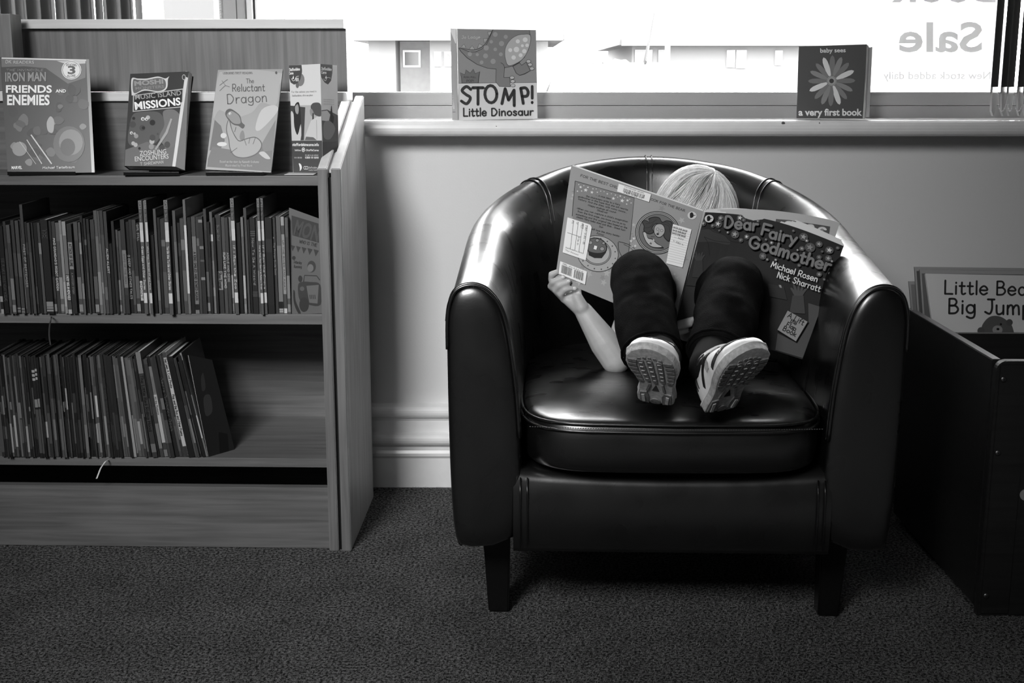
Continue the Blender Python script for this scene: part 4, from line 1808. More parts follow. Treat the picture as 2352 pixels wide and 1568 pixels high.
# rounded tube-like spine turned towards the room
S0, S1 = C[0].copy(), C[3].copy()
T0, T1 = P(1034.7, 65, y=2.592), P(1038.9, 277, y=2.590)
sq = [(1034.7, 65), (1048, 65), (1052, 276), (1038.9, 277)]
sfs = bilin(T0, S0 - Vector((.0025, -.0008, 0)), S1 - Vector((.0025, -.0008, 0)), T1)
slab('spine_board', sfs, .0015, M['ink'], e0, g=.62)
A = Art(sq, sfs, (980, 40, 6.03))
A.poly([(330, 150), (405, 150), (408, 362), (335, 366)], .86)
A.blob([(340, 170), (380, 190), (392, 240), (370, 235), (350, 200)], .2, 3)
A.line([(335, 366), (410, 362)], 5, .15)
A.line([(352, 1012), (418, 1008)], 5, .15)
A.line([(360, 1312), (424, 1310)], 5, .15)
A.text('STOMP!', (350, 385), (354, 620), 38, .15, 7)
A.text('Little Dinosaur', (356, 650), (366, 990), 34, .15, 5)
A.text('Jo Lodge', (362, 1070), (368, 1270), 30, .8, 5)
A.build('spine_print', M['ink'], e0)

# ---- baby sees board book
q = [(1835.4, 106.6), (1991, 101.7), (1983, 272.5), (1830.5, 271.5)]
e0, A, C, sf = book_from_quad('board_book', q, (2.60, 2.574, 2.570, 2.597), .022, 'dark square baby board book with a daisy cover on the windowsill', base_g=.30, view=(1780, 80, 7.13), m='ink')
petal_g = [.52, .58, .52, .93, .50, .58, .50, .93, .50, .58, .50, .93, .52, .60, .52, .93]
for k in range(16):
    if k == 0:
        pass
for k, (tx, ty, g) in enumerate(((935, 335, .5), (1085, 365, .58), (1205, 460, .5), (1290, 590, .93), (1312, 752, .5), (1268, 920, .58), (1172, 1055, .52), (1055, 1145, .93), (905, 1172, .5), (762, 1142, .58), (645, 1050, .52), (560, 920, .95), (538, 760, .5), (572, 600, .58), (665, 470, .52), (788, 370, .93))):
    cx_, cy_ = 922, 757
    dx_, dy_ = tx - cx_, ty - cy_
    L_ = math.hypot(dx_, dy_)
    ex, ey = dx_ / L_, dy_ / L_
    pts = []
    for u, w in ((.17, 0), (.25, .055), (.45, .095), (.62, .105), (.8, .10), (.93, .065), (1.0, 0), (.93, -.065), (.8, -.10), (.62, -.105), (.45, -.095), (.25, -.055)):
        pts.append((cx_ + ex * L_ * u - ey * L_ * w, cy_ + ey * L_ * u + ex * L_ * w))
    A.poly(pts, g)
A.circ(922, 757, 85, .62)
A.circ(922, 757, 60, .70)
A.circ(920, 757, 38, .22)
A.text('baby sees', (735, 292), (1152, 284), 74, .97, font='sans', off=.02)
A.text('a very first book', (385, 1320), (1425, 1320), 112, .97, font='sans', off=.03)
A.build('cover_print', M['ink'], e0)

slab('page_edge', bilin(P(1991, 102.5, y=2.5745), P(1996, 106, y=2.581), P(1987.5, 270, y=2.578), P(1983, 272.5, y=2.5705)), .004, M['paper'], e0)
slab('back_board', bilin(P(1860, 106, y=2.607), P(2004, 108, y=2.5825), P(1996.5, 269, y=2.580), P(1856, 269, y=2.604)), .003, M['ink'], e0, g=.66)

# ---- Little Bear Big Jump in the bin
q = [(2127.5, 628), (2440, 634), (2452, 812), (2152, 806)]
e0, A, C, sf = book_from_quad('picture_book', q, (2.375, 2.375, 2.31, 2.31), .006, 'pale picture book with a dark bear head, at the front of the bin', base_g=.80, view=(2000, 560, 2.903), m='inkg')
A.text('Little Bear', (488, 338), (1092, 349), 92, .18, 13)
A.text('Big Jump', (515, 470), (1075, 479), 98, .18, 14)
A.blob([(738, 600), (745, 545), (790, 495), (850, 488), (905, 515), (945, 560), (940, 640), (760, 640)], .33, 5)
A.circ(925, 530, 22, .30)
A.circ(735, 585, 24, .30)
A.circ(845, 578, 34, .55, 28)
A.circ(848, 574, 10, .08, 8)
A.circ(868, 542, 7, .08)
A.build('cover_print', M['inkg'], e0)
for i, (x, t, y, g) in enumerate(((2112, 619, 2.385, .42), (2100, 613, 2.392, .35), (2088, 609, 2.398, .5))):
    pq = [(x, t), (2450, t + 4), (2460, 790), (x + 12, 790)]
    if i == 2:
        pq[0] = (2087, 646)
        pq[1] = (2450, 650)
    lab = ['jacketed picture book directly behind the bear picture book in the bin', 'middle jacketed picture book behind the bear picture book in the bin', 'shorter jacketed picture book rearmost in the bin'][i]
    CC = [P(a, b, y=y) for a, b in pq]
    CC[2], CC[3] = P(pq[2][0], 790, y=y - .006), P(pq[3][0], 790, y=y - .006)
    s_ = bilin(*CC)
    b_ = empty('picture_book', (CC[2] + CC[3]) / 2, lab, 'book')
    slab('cover', s_, .003, M['inkg'], b_, g=g)
    u1 = .012
    slab('plastic_jacket', bilin(s_(0, 0), s_(u1, 0), s_(u1, 1), s_(0, 1)), .0008, M['plasticjacket'], b_, front=.0009)
    slab('plastic_jacket', bilin(s_(u1, 0), s_(1, 0), s_(1, .05), s_(u1, .05)), .0008, M['plasticjacket'], b_, front=.0009)

# ================================================================== SHELVED BOOKS
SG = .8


def spine_book(x, w, top, bottom, z0, yf, lean, g, segs, texts, label, group, depth=.135):
    """one book standing on a shelf, spine to the room. segs: (from, to, grey) fractions from the top"""
    a = P(x, bottom, y=yf)
    d = (a - Vector((0, 0, CAMZ))).dot(Vector((0, math.cos(PITCH), -math.sin(PITCH))))
    wm = max(.0022, w / FPX * d * .97)
    h = (P(x, top, y=yf).z - z0) / math.cos(lean)
    h = max(.05, h)
    if len(label.split()) > 16:
        print('LONG', label)
    ob = empty('book', (a.x, yf, z0 + .0004), label, 'book', group)
    mt = Matrix.Translation((a.x, yf, z0 + .0004 + wm * math.sin(abs(lean)) * .0)) @ Matrix.Rotation(lean, 4, 'Y')
    bt = min(.0008, wm * .2)
    bm = bmesh.new()
    add_box(bm, 0, wm, 0, .0008, 0, h, mtx=mt)
    add_box(bm, 0, bt, .0008, depth, 0, h, mtx=mt)
    add_box(bm, wm - bt, wm, .0008, depth, 0, h, mtx=mt)
    c_ = from_bm('cover', bm, M['inks'], ob)
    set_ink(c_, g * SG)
    box('pages', bt, wm - bt, .001, depth - .002, .001, h - .002, M['paper'], ob, mtx=mt)
    W_, H_ = wm * 1000, h * 1000

    def sf(u, v, lift=0.0):
        return mt @ Vector((u * wm, -lift, h * (1 - v)))
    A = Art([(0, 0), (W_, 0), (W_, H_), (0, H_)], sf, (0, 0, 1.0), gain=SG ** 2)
    for f0, f1, gg in segs:
        A.poly([(0.02 * W_, f0 * H_), (.98 * W_, f0 * H_), (.98 * W_, f1 * H_), (.02 * W_, f1 * H_)], gg)
    for (s, f0, f1, gg, frac) in texts:
        hh = W_ * frac
        A.text(s, (W_ * (1 - frac) / 2, f0 * H_), (W_ * (1 - frac) / 2, f1 * H_), hh, gg, max(.35, hh * .2))
    if segs or texts:
        A.build('spine_lettering', M['inks'], ob)['kind'] = 'stuff'
    return ob


def seuss(title):
    segs = [(0, .075, .55), (.075, .19, .30), (.19, .26, .86), (.26, .36, .92), (.36, .81, .40), (.81, .90, .95), (.90, 1, .38)]
    return segs, [('CAT', .01, .07, .2, .55), ('Dr Seuss', .085, .18, .6, .5), (title, .40, .78, .97, .55)]


ORD = ['first', 'second', 'third', 'fourth', 'fifth', 'sixth', 'seventh', 'eighth', 'ninth', 'tenth', 'eleventh', 'twelfth']


def tone(g):
    return 'black' if g < .13 else 'dark grey' if g < .24 else 'mid grey' if g < .42 else 'light grey' if g < .6 else 'pale'


# x, width, top, grey, kind, landmark name / text
ROW = [
    (4, 6.5, 507, .14, 'L', None), (11.5, 11, 520, .08, 'T:THE PLANET THAT WENT WRONG:.3', None), (24, 6, 509, .28, '', None), (31, 8, 517, .36, 'l', None),
    (42, 7.5, 506, .24, 'b', None), (51, 8, 507, .30, 'b', None), (60, 4.5, 505, .36, '', None), (65, 6.5, 470, .28, 'T:FIRST OF SEPTEMBER:.8', 'the tall September title'),
    (73, 5, 510, .15, '', None), (79, 6, 512, .34, '', None), (86, 6, 512, .22, '', None), (93, 8, 512, .10, '', None), (102, 6, 512, .36, '', None),
    (109, 16, 505, .10, 'd', 'the wide diamond-labelled book'), (126, 7, 508, .18, 'l', None), (134, 7.5, 509, .26, "T:MAD GRANDAD'S ROBOT GARDEN:.95", 'the Robot Garden title'),
    (142, 8, 512, .44, 'l', None), (151, 6, 507, .64, '', None), (158, 8.5, 509, .5, 'h:EVERY DOG IN NOVEMBER', None), (168, 10, 515, .52, 'h:ATTACK OF SLIME', 'the Slime title'),
    (184, 9, 510, .34, 'l', None), (193.5, 5, 511, .40, '', None), (199, 6, 495, .12, '', None), (206, 5, 502, .25, '', None), (213, 6, 503, .22, '', None), (221, 9, 505, .26, 'l', None),
    (231, 7.5, 484, .50, '', 'the tall light spine'), (239, 5, 485, .44, '', None), (245, 7, 484, .34, '', None), (253, 7, 486, .26, 'T:ALIEN ALERT:.95', 'the Alien Alert title'),
    (261, 7, 560, .09, '', None), (269, 6, 508, .18, '', None), (276, 6, 528, .38, 'l', None), (283, 6, 531, .35, '', None), (290, 9.5, 505, .22, 'm', 'the long-panelled spine'),
    (301, 7.5, 510, .12, 'T:B DEEP AND OTHER TALES:.8', None), (309, 6.5, 505, .24, '', None), (316.5, 8.5, 505, .28, 'l', None), (326, 6.5, 512, .14, 'w', None),
    (333, 8, 461, .38, 'S:Green Eggs and Other Stories', 'the tall banded trio'), (342, 4.5, 462, .72, '', 'the tall banded trio'), (347, 5.5, 460, .38, 'S:What Was I Scared Of and More', 'the tall banded trio'),
    (355, 9, 540, .09, '', None), (366, 6, 480, .40, '', None), (373, 6, 500, .10, '', None), (380, 9.5, 503, .28, '', None), (390, 9, 460, .38, 'S:Yertle the Turtle and Other Stories', 'the lone tall banded book'),
    (400, 8, 520, .09, '', None), (409, 6.5, 484, .46, '', None), (416, 8, 512, .16, '', None), (425, 8.5, 502, .32, '', None), (434, 5.5, 459, .80, 'e', 'the tall bright white spine'),
    (441, 8, 500, .10, '', None), (450, 9, 498, .54, 'T:A KING SMILED AND BOWED AGAIN:.3', None), (460, 6, 498, .28, '', None), (467, 9.5, 498, .20, 'o', 'the spotted dark spine'), (478, 6.5, 480, .28, 'l', None),
    (485, 5.5, 510, .14, '', None), (492, 6, 487, .56, '', None), (498.5, 5, 500, .14, '', None), (504, 12.5, 494, .24, 'r', 'the author-labelled spine'), (518, 7.5, 499, .34, 'T:RUN LIKE THE WIND:.95', None),
    (526.5, 7, 500, .26, 'T:ADELE AND BEBE:.8', None), (534.5, 5, 499, .52, 'l', None), (541, 8.5, 456, .38, 'S:If I Ran the Zoo', 'the Zoo title'), (551, 10, 512, .09, '', None), (562.5, 5.5, 499, .54, 'l', None),
    (569, 6.5, 478, .36, '', None), (577, 5, 505, .10, '', None), (583, 12, 500, .14, 'z', 'the wizard title'), (596, 4, 500, .36, '', None), (600.5, 6, 456, .38, 'S:And to Think That I Saw It on Mulberry Street', 'the Mulberry Street title'),
    (607, 8, 456, .38, 'S:If I Ran the Circus', 'the Circus title'), (616, 16, 500, .12, '', None), (633, 8, 500, .26, 's', None), (642, 10, 497, .56, 'k', None), (653, 7.5, 498, .34, 'w2', None), (661.5, 7, 500, .40, 'l', None),
]
rr = random.Random(21)
land, cnt = 'the left edge', 0
used = {}
for i, (x, w, top, g, kd, nm) in enumerate(ROW):
    segs, txt = [], []
    if kd == '':
        a = rr.uniform(.1, .5)
        segs = [(.0, a, g * rr.uniform(.7, 1.0)), (rr.uniform(.5, .75), rr.uniform(.8, .95), min(.8, g * rr.uniform(1.0, 1.5)))]
        if rr.random() < .5 and w > 4.6:
            txt = [(''.join(rr.choice('abcdeghiklmnorstuvy') if rr.random() > .17 else ' ' for _ in range(rr.randint(12, 22))), .25, .7, min(.95, g * 2.2) if g < .4 else .15, .45)] if False else []
            segs.append((.22, .27 + rr.random() * .1, min(.9, g * 1.6)))
    elif kd == 'l':
        segs = [(.2, .6, g * .8), (.60, .84, min(.85, g * 1.5)), (.9, .98, .62)]
    elif kd == 'L':
        segs = [(.0, .35, .56), (.06, .3, .5), (.81, .87, .7), (.95, 1, .7)]
        txt = [('LONG AGO IN THE FOREST', .46, .7, .7, .5)]
    elif kd == 'b':
        segs = [(.35, .6, g * 1.3), (.94, .955, .6), (.965, .99, .5)]
    elif kd == 'd':
        segs = [(.87, .925, .62), (.93, .975, .66), (.945, .957, .3)]
        txt = [('THE', .10, .20, .3, .7)]
    elif kd == 'm':
        segs = [(.32, .72, .55), (.72, .8, .26)]
        txt = [('SHIPS OF THE SEAS', .36, .68, .3, .4)]
    elif kd == 'w':
        segs = [(.64, .86, .85)]
        txt = [('GIRL STILL', .02, .2, .7, .7), ('DONT', .66, .84, .2, .7)]
    elif kd == 'e':
        segs = [(0, .22, .45), (.22, .82, .95), (.82, 1, .5)]
    elif kd == 'o':
        segs = [(.03, .06, .6), (.3, .33, .55), (.62, .65, .6), (.44, .46, .4)]
    elif kd == 'r':
        segs = [(.57, .76, .62)]
        txt = [('Shoo Rayner', .58, .75, .1, .55), ('Super Dad', .1, .26, .5, .4)]
    elif kd == 'z':
        segs = [(.14, .145, .5), (.16, .165, .5), (.18, .185, .5), (.77, .775, .5), (.79, .795, .5), (.81, .815, .5)]
        txt = [('How To Be A Wizard', .21, .7, .7, .4)]
    elif kd == 's':
        txt = [('-', .2, .22, .9, .8), ('The Pirates Guide Book', .26, .6, .7, .45)]
    elif kd == 'k':
        segs = [(0, .3, .42), (.88, .95, .1), (.955, .965, .8), (.975, .985, .8)]
    elif kd == 'w2':
        segs = [(0, .09, .72), (.18, .8, .66), (.95, 1, .9)]
        txt = [('UP THE RIVER AND AWAY', .24, .76, .25, .5)]
    elif kd[0] == 'h':
        t = kd[2:]
        if i == 18:
            segs = [(0, .15, .68), (.57, .86, .08), (.86, .95, .3), (.955, 1, .75)]
            txt = [(t, .58, .85, .95, .7)]
        else:
            segs = [(.0, .2, .2), (.2, .5, .62), (.5, 1, .18)]
            txt = [(t, .22, .47, .12, .6), ('A MYSTERY STORY', .54, .78, .6, .4)]
    elif kd[0] == 'T':
        _, t, fr = kd.split(':')
        tg = min(.95, max(.3, float(fr)))
        if g > .45:
            segs = [(0, .2, g * .6), (.9, .96, .08)]
            tg = .12
        y0_ = .18 if 'ROBOT' in t else .36
        txt = [(t, y0_, min(.86, y0_ + .022 * len(t)), tg, .62)]
    elif kd[0] == 'S':
        segs, txt = seuss(kd[2:])
    width = 'hair-thin' if w < 5 else 'thin' if w < 7 else 'slim' if w < 9.6 else 'thick'
    if nm and nm == 'the tall banded trio':
        k_ = {39: 'leftmost', 40: 'middle', 41: 'rightmost'}[i]
        lab = f'{k_} of the trio of tall banded spines, middle shelf'
        land, cnt = nm, 0
    elif nm:
        lab = f'{nm}, {tone(g)} {width} spine on the middle shelf'.replace('the ', '', 1)
        land, cnt = nm, 0
    else:
        cnt += 1
        lab = f'{tone(g)} {width} spine, {ORD[cnt - 1]} {"from" if land == "the left edge" else "right of"} {land}, middle shelf'
    spine_book(x, w, top, 727 - 6 * x / 740, .4537, 2.246 + rr.choice((0, .003, .006)) - (.010 if kd[:1] == 'S' else 0), R(rr.uniform(-.25, .1)), g, segs, txt, lab, 'picture books on the middle shelf')
# the last, face-on one
q = [(664, 477), (733, 502), (742, 719), (670, 721)]
e0, A, C, sf = book_from_quad('picture_book', q, (2.262, 2.262, 2.250, 2.250), .003, 'monster picture book angled cover-outwards at the right end of the middle shelf', base_g=.34, view=(380, 430, 4.48), m='ink')
A.poly([(1300, 285), (1575, 370), (1580, 560), (1310, 480)], .12)
A.text('MON', (1318, 470), (1570, 545), 150, .22, font='sans', off=.03)
A.text('WHO IS THE', (1385, 558), (1560, 600), 30, .1, 6)
for k in range(5):
    x = 1290 + k * 60
    A.poly([(x, 575 + k * 12), (x + 50, 590 + k * 12), (x + 20, 640 + k * 14)], .14)
A.text('Saturday', (1320, 760), (1410, 775), 30, .1, 4)
A.text('Running', (1325, 810), (1410, 815), 30, .1, 4)
A.circ(1325, 708, 20, .1)
A.circ(1510, 800, 42, .16, 60)
A.circ(1500, 815, 30, .40, 40)
A.line([(1430, 960), (1440, 890), (1560, 895), (1590, 940)], 9, .1)
A.blob([(1370, 1010), (1400, 960), (1500, 960), (1595, 990), (1600, 1200), (1480, 1200), (1390, 1150)], .15, 4)
A.poly([(1460, 1000), (1580, 990), (1570, 1190), (1490, 1180)], .36)
for k in range(4):
    A.line([(1495 + 16 * k, 1095), (1500 + 16 * k, 1140)], 7, .1)
A.circ(1395, 925, 22, .1, 34)
A.circ(1415, 1030, 24, .3)
A.circ(1435, 1200, 50, .1, 80)
A.blob([(1318, 1050), (1335, 1060), (1345, 1160), (1400, 1290), (1370, 1290), (1325, 1180)], .08, 4)
A.build('cover_print', M['ink'], e0)

# bottom shelf: thin readers, leaning more and more to the left
rr = random.Random(77)
x = 6.0
bl = []
while x < 348:
    w = rr.choice((3.6, 4.2, 4.6, 5, 5.4, 6, 7))
    bl.append([x, w, rr.uniform(812, 822), rr.choice((.10, .14, .18, .22, .26, .30, .36, .42)), ''])
    x += w + .5
fix = {1: (9, 818, .36, 'wide'), }
sp = [(351, 11.5, 806, .26, 'T:The Little Red Riding Hood:.1', 'the checker-topped spine'), (363.5, 5, 822, .12, '', None), (369.5, 8, 822, .30, '', None), (378.5, 8.5, 815, .55, 'p', 'the spine with a white panel'),
      (388, 6, 818, .28, '', None), (394.5, 7.5, 815, .20, '', None), (403, 10, 812, .15, 'T:Bears Birthday Book:.4', None), (413.5, 6, 812, .30, '', None), (420, 4.5, 812, .24, '', None), (425, 8.5, 805, .88, 'W', 'the brightest white leaning spine'),
      (434.5, 14, 815, .10, '', None), (449, 4.5, 818, .34, '', None), (454, 5, 818, .30, '', None), (459.5, 5, 826, .18, '', None), (466, 7, 812, .10, '', None), (473.5, 4, 805, .52, 'e2', 'the last thin pale leaning spine')]
items = [(a, b, c, d, e, None) for a, b, c, d, e in bl] + sp
land, cnt, total = 'the left edge', 0, 0
names_at = {54: ('e3', 'the all-pale hairline spine'), 8: ('W', 'the pale bar spine'), 16: ('n', 'the spine with white number squares'), 17: ('n', None), 27: ('W2', 'the lettered spine with a white tab'), 36: ('W3', 'the pale spine with a black base'), 45: ('T:DINO DOG DINOSAUR DIG:.3', 'the dinosaur dig title')}
for i, (x, w, top, g, kd, nm) in enumerate(items):
    if i in names_at and not nm:
        kd, nm = names_at[i]
        if i == 8:
            w, g = 5.5, .5
        if i == 45:
            g = .16
    t = max(0.0, (x - 200) / 275)
    lean = -R(1.0 + 10.0 * t ** 1.25)
    segs, txt = [], []
    if kd == '':
        segs = [(rr.uniform(0, .2), rr.uniform(.25, .5), g * rr.uniform(.6, 1.3)), (rr.uniform(.55, .7), rr.uniform(.8, .97), min(.8, g * rr.uniform(1.0, 2.2)))]
        if rr.random() < .3:
            segs.append((rr.uniform(.3, .5), rr.uniform(.5, .62), min(.85, g * 2.4)))
    elif kd == 'W':
        segs = [(0, .2, g * .6)] if i == 8 else [(.0, .05, .3), (.9, 1.0, .25)]
        if i != 8:
            txt = [('Sian Lewis', .06, .16, .15, .6), ('A Cool Pirate', .17, .34, .2, .6), ('Plop and the Bus and Other Poems', .4, .8, .12, .62)]
    elif kd == 'n':
        segs = [(.13, .155, .75), (.17, .195, .75), (.21, .235, .75), (.42, .5, .6), (.52, .96, .36)]
    elif kd == 'W2':
        segs = [(.45, .55, .8), (.6, .95, .32)]
        txt = [('READING', .1, .3, .5, .6)]
    elif kd == 'W3':
        segs = [(.3, .8, .62), (.8, .92, .06)]
    elif kd == 'e2':
        segs = [(0, .07, .6), (.07, .4, .2), (.6, .82, .85)]
    elif kd == 'e3':
        segs = [(0, 1, .7)]
    elif kd == 'p':
        segs = [(.0, .1, .1), (.2, .36, .5), (.38, .86, .82), (.86, .93, .3)]
        txt = [('All the Monkeys', .4, .58, .3, .5)]
    elif kd[0] == 'T':
        _, tt, fr = kd.split(':')
        segs = [(.0, .2, .55), (.87, .95, .5)] if 'Red' in tt else []
        txt = [(tt, .22, .75, float(fr), .6)]
    width = 'hair-thin' if w < 4.7 else 'thin' if w < 7 else 'slim' if w < 10 else 'thick'
    total += 1
    if nm:
        lab = f'{nm}, {width} book on the bottom shelf'.replace('the ', '', 1)
        land, cnt = nm, 0
    else:
        cnt += 1
        lab = f'{tone(g)} {width} spine, {ORD[min(cnt - 1, 11)]} {"from" if land == "the left edge" else "right of"} {land}, bottom shelf'
    xb = x
    spine_book(xb, w, top + 6 * t, 1055 + 2 * t, .1814, 2.246 + rr.choice((0, .003, .006)), lean, g, segs, txt, lab, 'thin readers on the bottom shelf', depth=.14)
# big dark book leaning at the end of the row, its cover turned outwards
C = [P(433, 815, y=2.262), P(487, 826, y=2.30), P(545, 1055, y=2.30), P(481, 1057, y=2.252)]
coplanar(C)
sf = bilin(*C)
ob = empty('picture_book', (C[2] + C[3]) / 2, 'large dark picture book leaning cover-outwards at the end of the bottom row', 'book')
slab('cover', sf, .0009, M['inks'], ob, g=.12)
slab('page_block', bilin(C[0].lerp(C[1], .02), C[1].lerp(C[0], .04) - Vector((0, 0, .003)), C[2].lerp(C[3], .04), C[3].lerp(C[2], .02)), .002, M['paper'], ob, front=-.0011)
slab('back_cover', sf, .0009, M['inks'], ob, front=-.0035, g=.12)
A = Art([(433, 815), (487, 826), (545, 1055), (481, 1057)], sf, (0, 0, 1))
A.blob([(465, 900), (480, 895), (485, 930), (470, 940)], .22, 4)
A.poly([(500, 980), (520, 985), (528, 1050), (506, 1050)], .06)
A.blob([(460, 860), (466, 850), (470, 880), (462, 885)], .2, 4)
A.build('cover_print', M['inks'], ob)


# ribbons hanging from the books
def ribbon(name, pts, label, g):
    bm = bmesh.new()
    pp = catmull(pts, 6)
    w = .0014
    A_ = [bm.verts.new(p + Vector((-w, 0, 0))) for p in pp]
    B_ = [bm.verts.new(p + Vector((w, 0, w * .3))) for p in pp]
    C_ = [bm.verts.new(p + Vector((w, -.0004, w * .3))) for p in pp]
    D_ = [bm.verts.new(p + Vector((-w, -.0004, 0))) for p in pp]
    for k in range(len(pp) - 1):
        for a, b in ((A_, B_), (B_, C_), (C_, D_), (D_, A_)):
            bm.faces.new((a[k], b[k], b[k + 1], a[k + 1]))
    bm.faces.new((A_[0], D_[0], C_[0], B_[0])); bm.faces.new((A_[-1], B_[-1], C_[-1], D_[-1]))
    o = from_bm(name, bm, g)
    own_origin(o, pp[0])
    tag(o, label, 'ribbon')


ribbon('bookmark_ribbon', [P(248, 1056, y=2.250), P(242, 1060, y=2.233), P(232, 1074, y=2.2325), P(227, 1086, y=2.2325), P(222, 1099, y=2.232)], 'pale bookmark ribbon dangling over the bottom shelf edge', M['ribbon'])
ribbon('bookmark_ribbon', [P(118, 727, y=2.250), P(118, 731, y=2.233), P(114, 748, y=2.2325), P(113, 770, y=2.2325), P(116, 792, y=2.232)], 'dark bookmark ribbon dangling over the middle shelf edge', mat('dark_ribbon', .16, .6))
# ================================================================== THE OPEN PICTURE BOOK
fb = empty('picture_book', P(1547, 753, y=2.105), 'open starry picture book held up in front of the child\'s face', 'book')
LQ = [(1312, 380), (1615, 485), (1546, 752), (1275, 640)]
LC = [P(x, y, y=d) for (x, y), d in zip(LQ, (2.215, 2.135, 2.105, 2.165))]
coplanar(LC)
Ls = bilin(*LC)
RQ = [(1620, 487), (1938, 565), (1843, 825), (1548, 754)]
RC = [P(x, y, y=d) for (x, y), d in zip(RQ, (2.134, 2.045, 2.010, 2.105))]


def bowf(u, v):
    k = math.sin(PI * u) * (1 - .65 * v)
    return Vector((0, .020 * k, .0120 * k))


Rs = bilin(*RC, bow=bowf)
slab('back_cover', Ls, .0009, M['inkm'], fb, 6, 6, g=.60)
slab('front_cover', Rs, .0009, M['inkm'], fb, 16, 8, g=.125, smooth=False)
sp = bilin(LC[1], RC[0], RC[3], LC[2])
slab('spine', sp, .0016, M['inkg'], fb, g=.58)
s2 = bilin(LC[0].lerp(LC[1], .012) + Vector((0, .001, .0)), LC[1], LC[2], LC[3].lerp(LC[2], .012))
slab('page_block', bilin(LC[0].lerp(LC[1], .01) + (LC[0] - LC[3]) * .012, LC[1] + (LC[0] - LC[3]) * .012, LC[2], LC[3].lerp(LC[2], .012)), .0035, M['paper'], fb, 6, 6, front=-.0011)
up_ = (RC[0] - RC[3])
for k, (lift, du, g) in enumerate(((.012, .0, 0), (.020, -.004, 0), (.030, -.010, 0), (.042, -.016, 0))):
    ssf = bilin(RC[0] + up_ * (.012 + .004 * k), RC[1] + up_ * lift + (RC[0] - RC[1]) * (-du), RC[2] + (RC[0] - RC[1]) * (-du), RC[3],
                bow=lambda u, v, k=k: bowf(u, v) + Vector((0, .0022 * (k + .6), 0)) * min(1, u * 6) + Vector((0, 0, .0018 * k * math.sin(PI * u))))
    slab('page' if k else 'page_block', ssf, .0018 if k == 0 else .0004, M['paper'], fb, 16, 6, front=-.0012)
# one page standing free behind
q = [(1618, 484), (1929, 511), (1850, 760), (1560, 730)]
pc = [P(x, y, y=d) for (x, y), d in zip(q, (2.142, 2.085, 2.055, 2.125))]
psf = bilin(*pc, bow=lambda u, v: Vector((0, .0, .0105)) * math.sin(PI * u) ** .8)
slab('turned_page', psf, .0004, M['ink'], fb, 16, 6, g=.70)


class BArt(Art):
    bpx = 18.0

    def pt(self, x, y):
        X, Y = self.ox + x / self.s, self.oy + y / self.s
        u, v = self.h(X, Y)
        uu, vv_ = min(1, max(0, u)), min(1, max(0, v))
        u, v = self.h(X, Y + self.bpx * math.sin(PI * uu) * (1 - .65 * vv_))
        return self.surf(min(1.0, max(0.0, u)), min(1.0, max(0.0, v)), self.lift0 + 0.00012 * self.layer)


A = BArt(q, psf, (1560, 440, 3.92))
A.bpx = 14
A.layer = 3
for a, b in ((0, 1), (1, 2), (2, 3), (3, 4)):
    xs = [870 + 122 * k for k in range(5)]
    y0 = [252, 262, 285, 303, 322]
    A.poly([(xs[a], y0[a]), (xs[b], y0[b]), (xs[b] - 18, y0[b] + 120), (xs[a] - 18, y0[a] + 120)], .16, up=(a == 0))
for x, y in ((1075, 300), (1175, 322), (1285, 348), (985, 292)):
    for k in range(11):
        a = PI * k / 10
        A.circ(x + 30 * math.cos(a), y - 18 * math.sin(a) + 6, 13, .85, 5, n=8, up=False, rot=-a)
    A.circ(x, y + 8, 14, .5, up=True)
A.build('page_print', M['ink'], fb)

# ---- back cover print
A = Art(LQ, Ls, (1250, 360, 3.92), lift=.0)
rr = random.Random(3)
for i in range(150):
    x, y = rr.uniform(95, 1420), rr.uniform(60, 1300)
    u, v = A.h(A.ox + x / A.s, A.oy + y / A.s)
    if not (.02 < u < .97 and .02 < v < .97):
        continue
    A.star(x, y, rr.uniform(16, 38), rr.choice((.66, .68, .55, .54, .70)), rr.uniform(0, 6))
A.up()
fr = [(275, 228), (797, 375), (757, 760), (735, 985), (232, 800)]
A.poly(fr, .50)
A.line(fr[:3] + [(742, 900)], 5, .12)
A.line([fr[0], (245, 560)], 5, .12)
A.text('FOR THE BEST CHIL', (320, 183), (648, 290), 24, .2, 4)
A.text('OOK FOR THE BEAR.', (945, 392), (1265, 502), 22, .2, 4)
for x, y, r in ((322, 285, 15), (366, 312, 20), (420, 332, 16), (294, 325, 9), (330, 322, 8), (386, 285, 10), (430, 298, 8), (468, 330, 8), (306, 262, 7), (350, 270, 7), (458, 298, 6), (498, 318, 7), (528, 322, 6), (556, 342, 9), (592, 340, 6), (628, 352, 8), (672, 360, 11), (708, 372, 7), (755, 388, 7), (610, 385, 17), (688, 404, 21), (736, 400, 15), (648, 372, 6), (768, 424, 8), (728, 436, 9)):
    A.star(x, y, r, .85, .2)
A.up()
rows_ = [('"...a nice idea:', (452, 362), (590, 398)), ('the characters write to a fairy', (368, 375), (668, 452)), ('godmother in the hope that she will rewrite', (298, 380), (738, 498)),
         ('history. And she does, with comic twists...', (300, 405), (730, 524)), ('"Happy endings all round"', (378, 458), (636, 526)), ('Observer', (462, 505), (558, 530)),
         ('"When you can capture a child\'s imagination', (282, 490), (736, 610)), ('from the first page, you know you\'re on to', (292, 520), (714, 636)), ('something and this original idea based on the', (276, 545), (730, 668)),
         ('classic fairy-tales does just that... Great fun!"', (282, 570), (718, 692)), ('Sun', (480, 655), (516, 664)), ('will love the story twists"', (412, 678), (668, 745)), ('Junior', (456, 715), (524, 735))]
for s, a, b in rows_:
    A.text(s, a, b, 15, .12, 3.0)
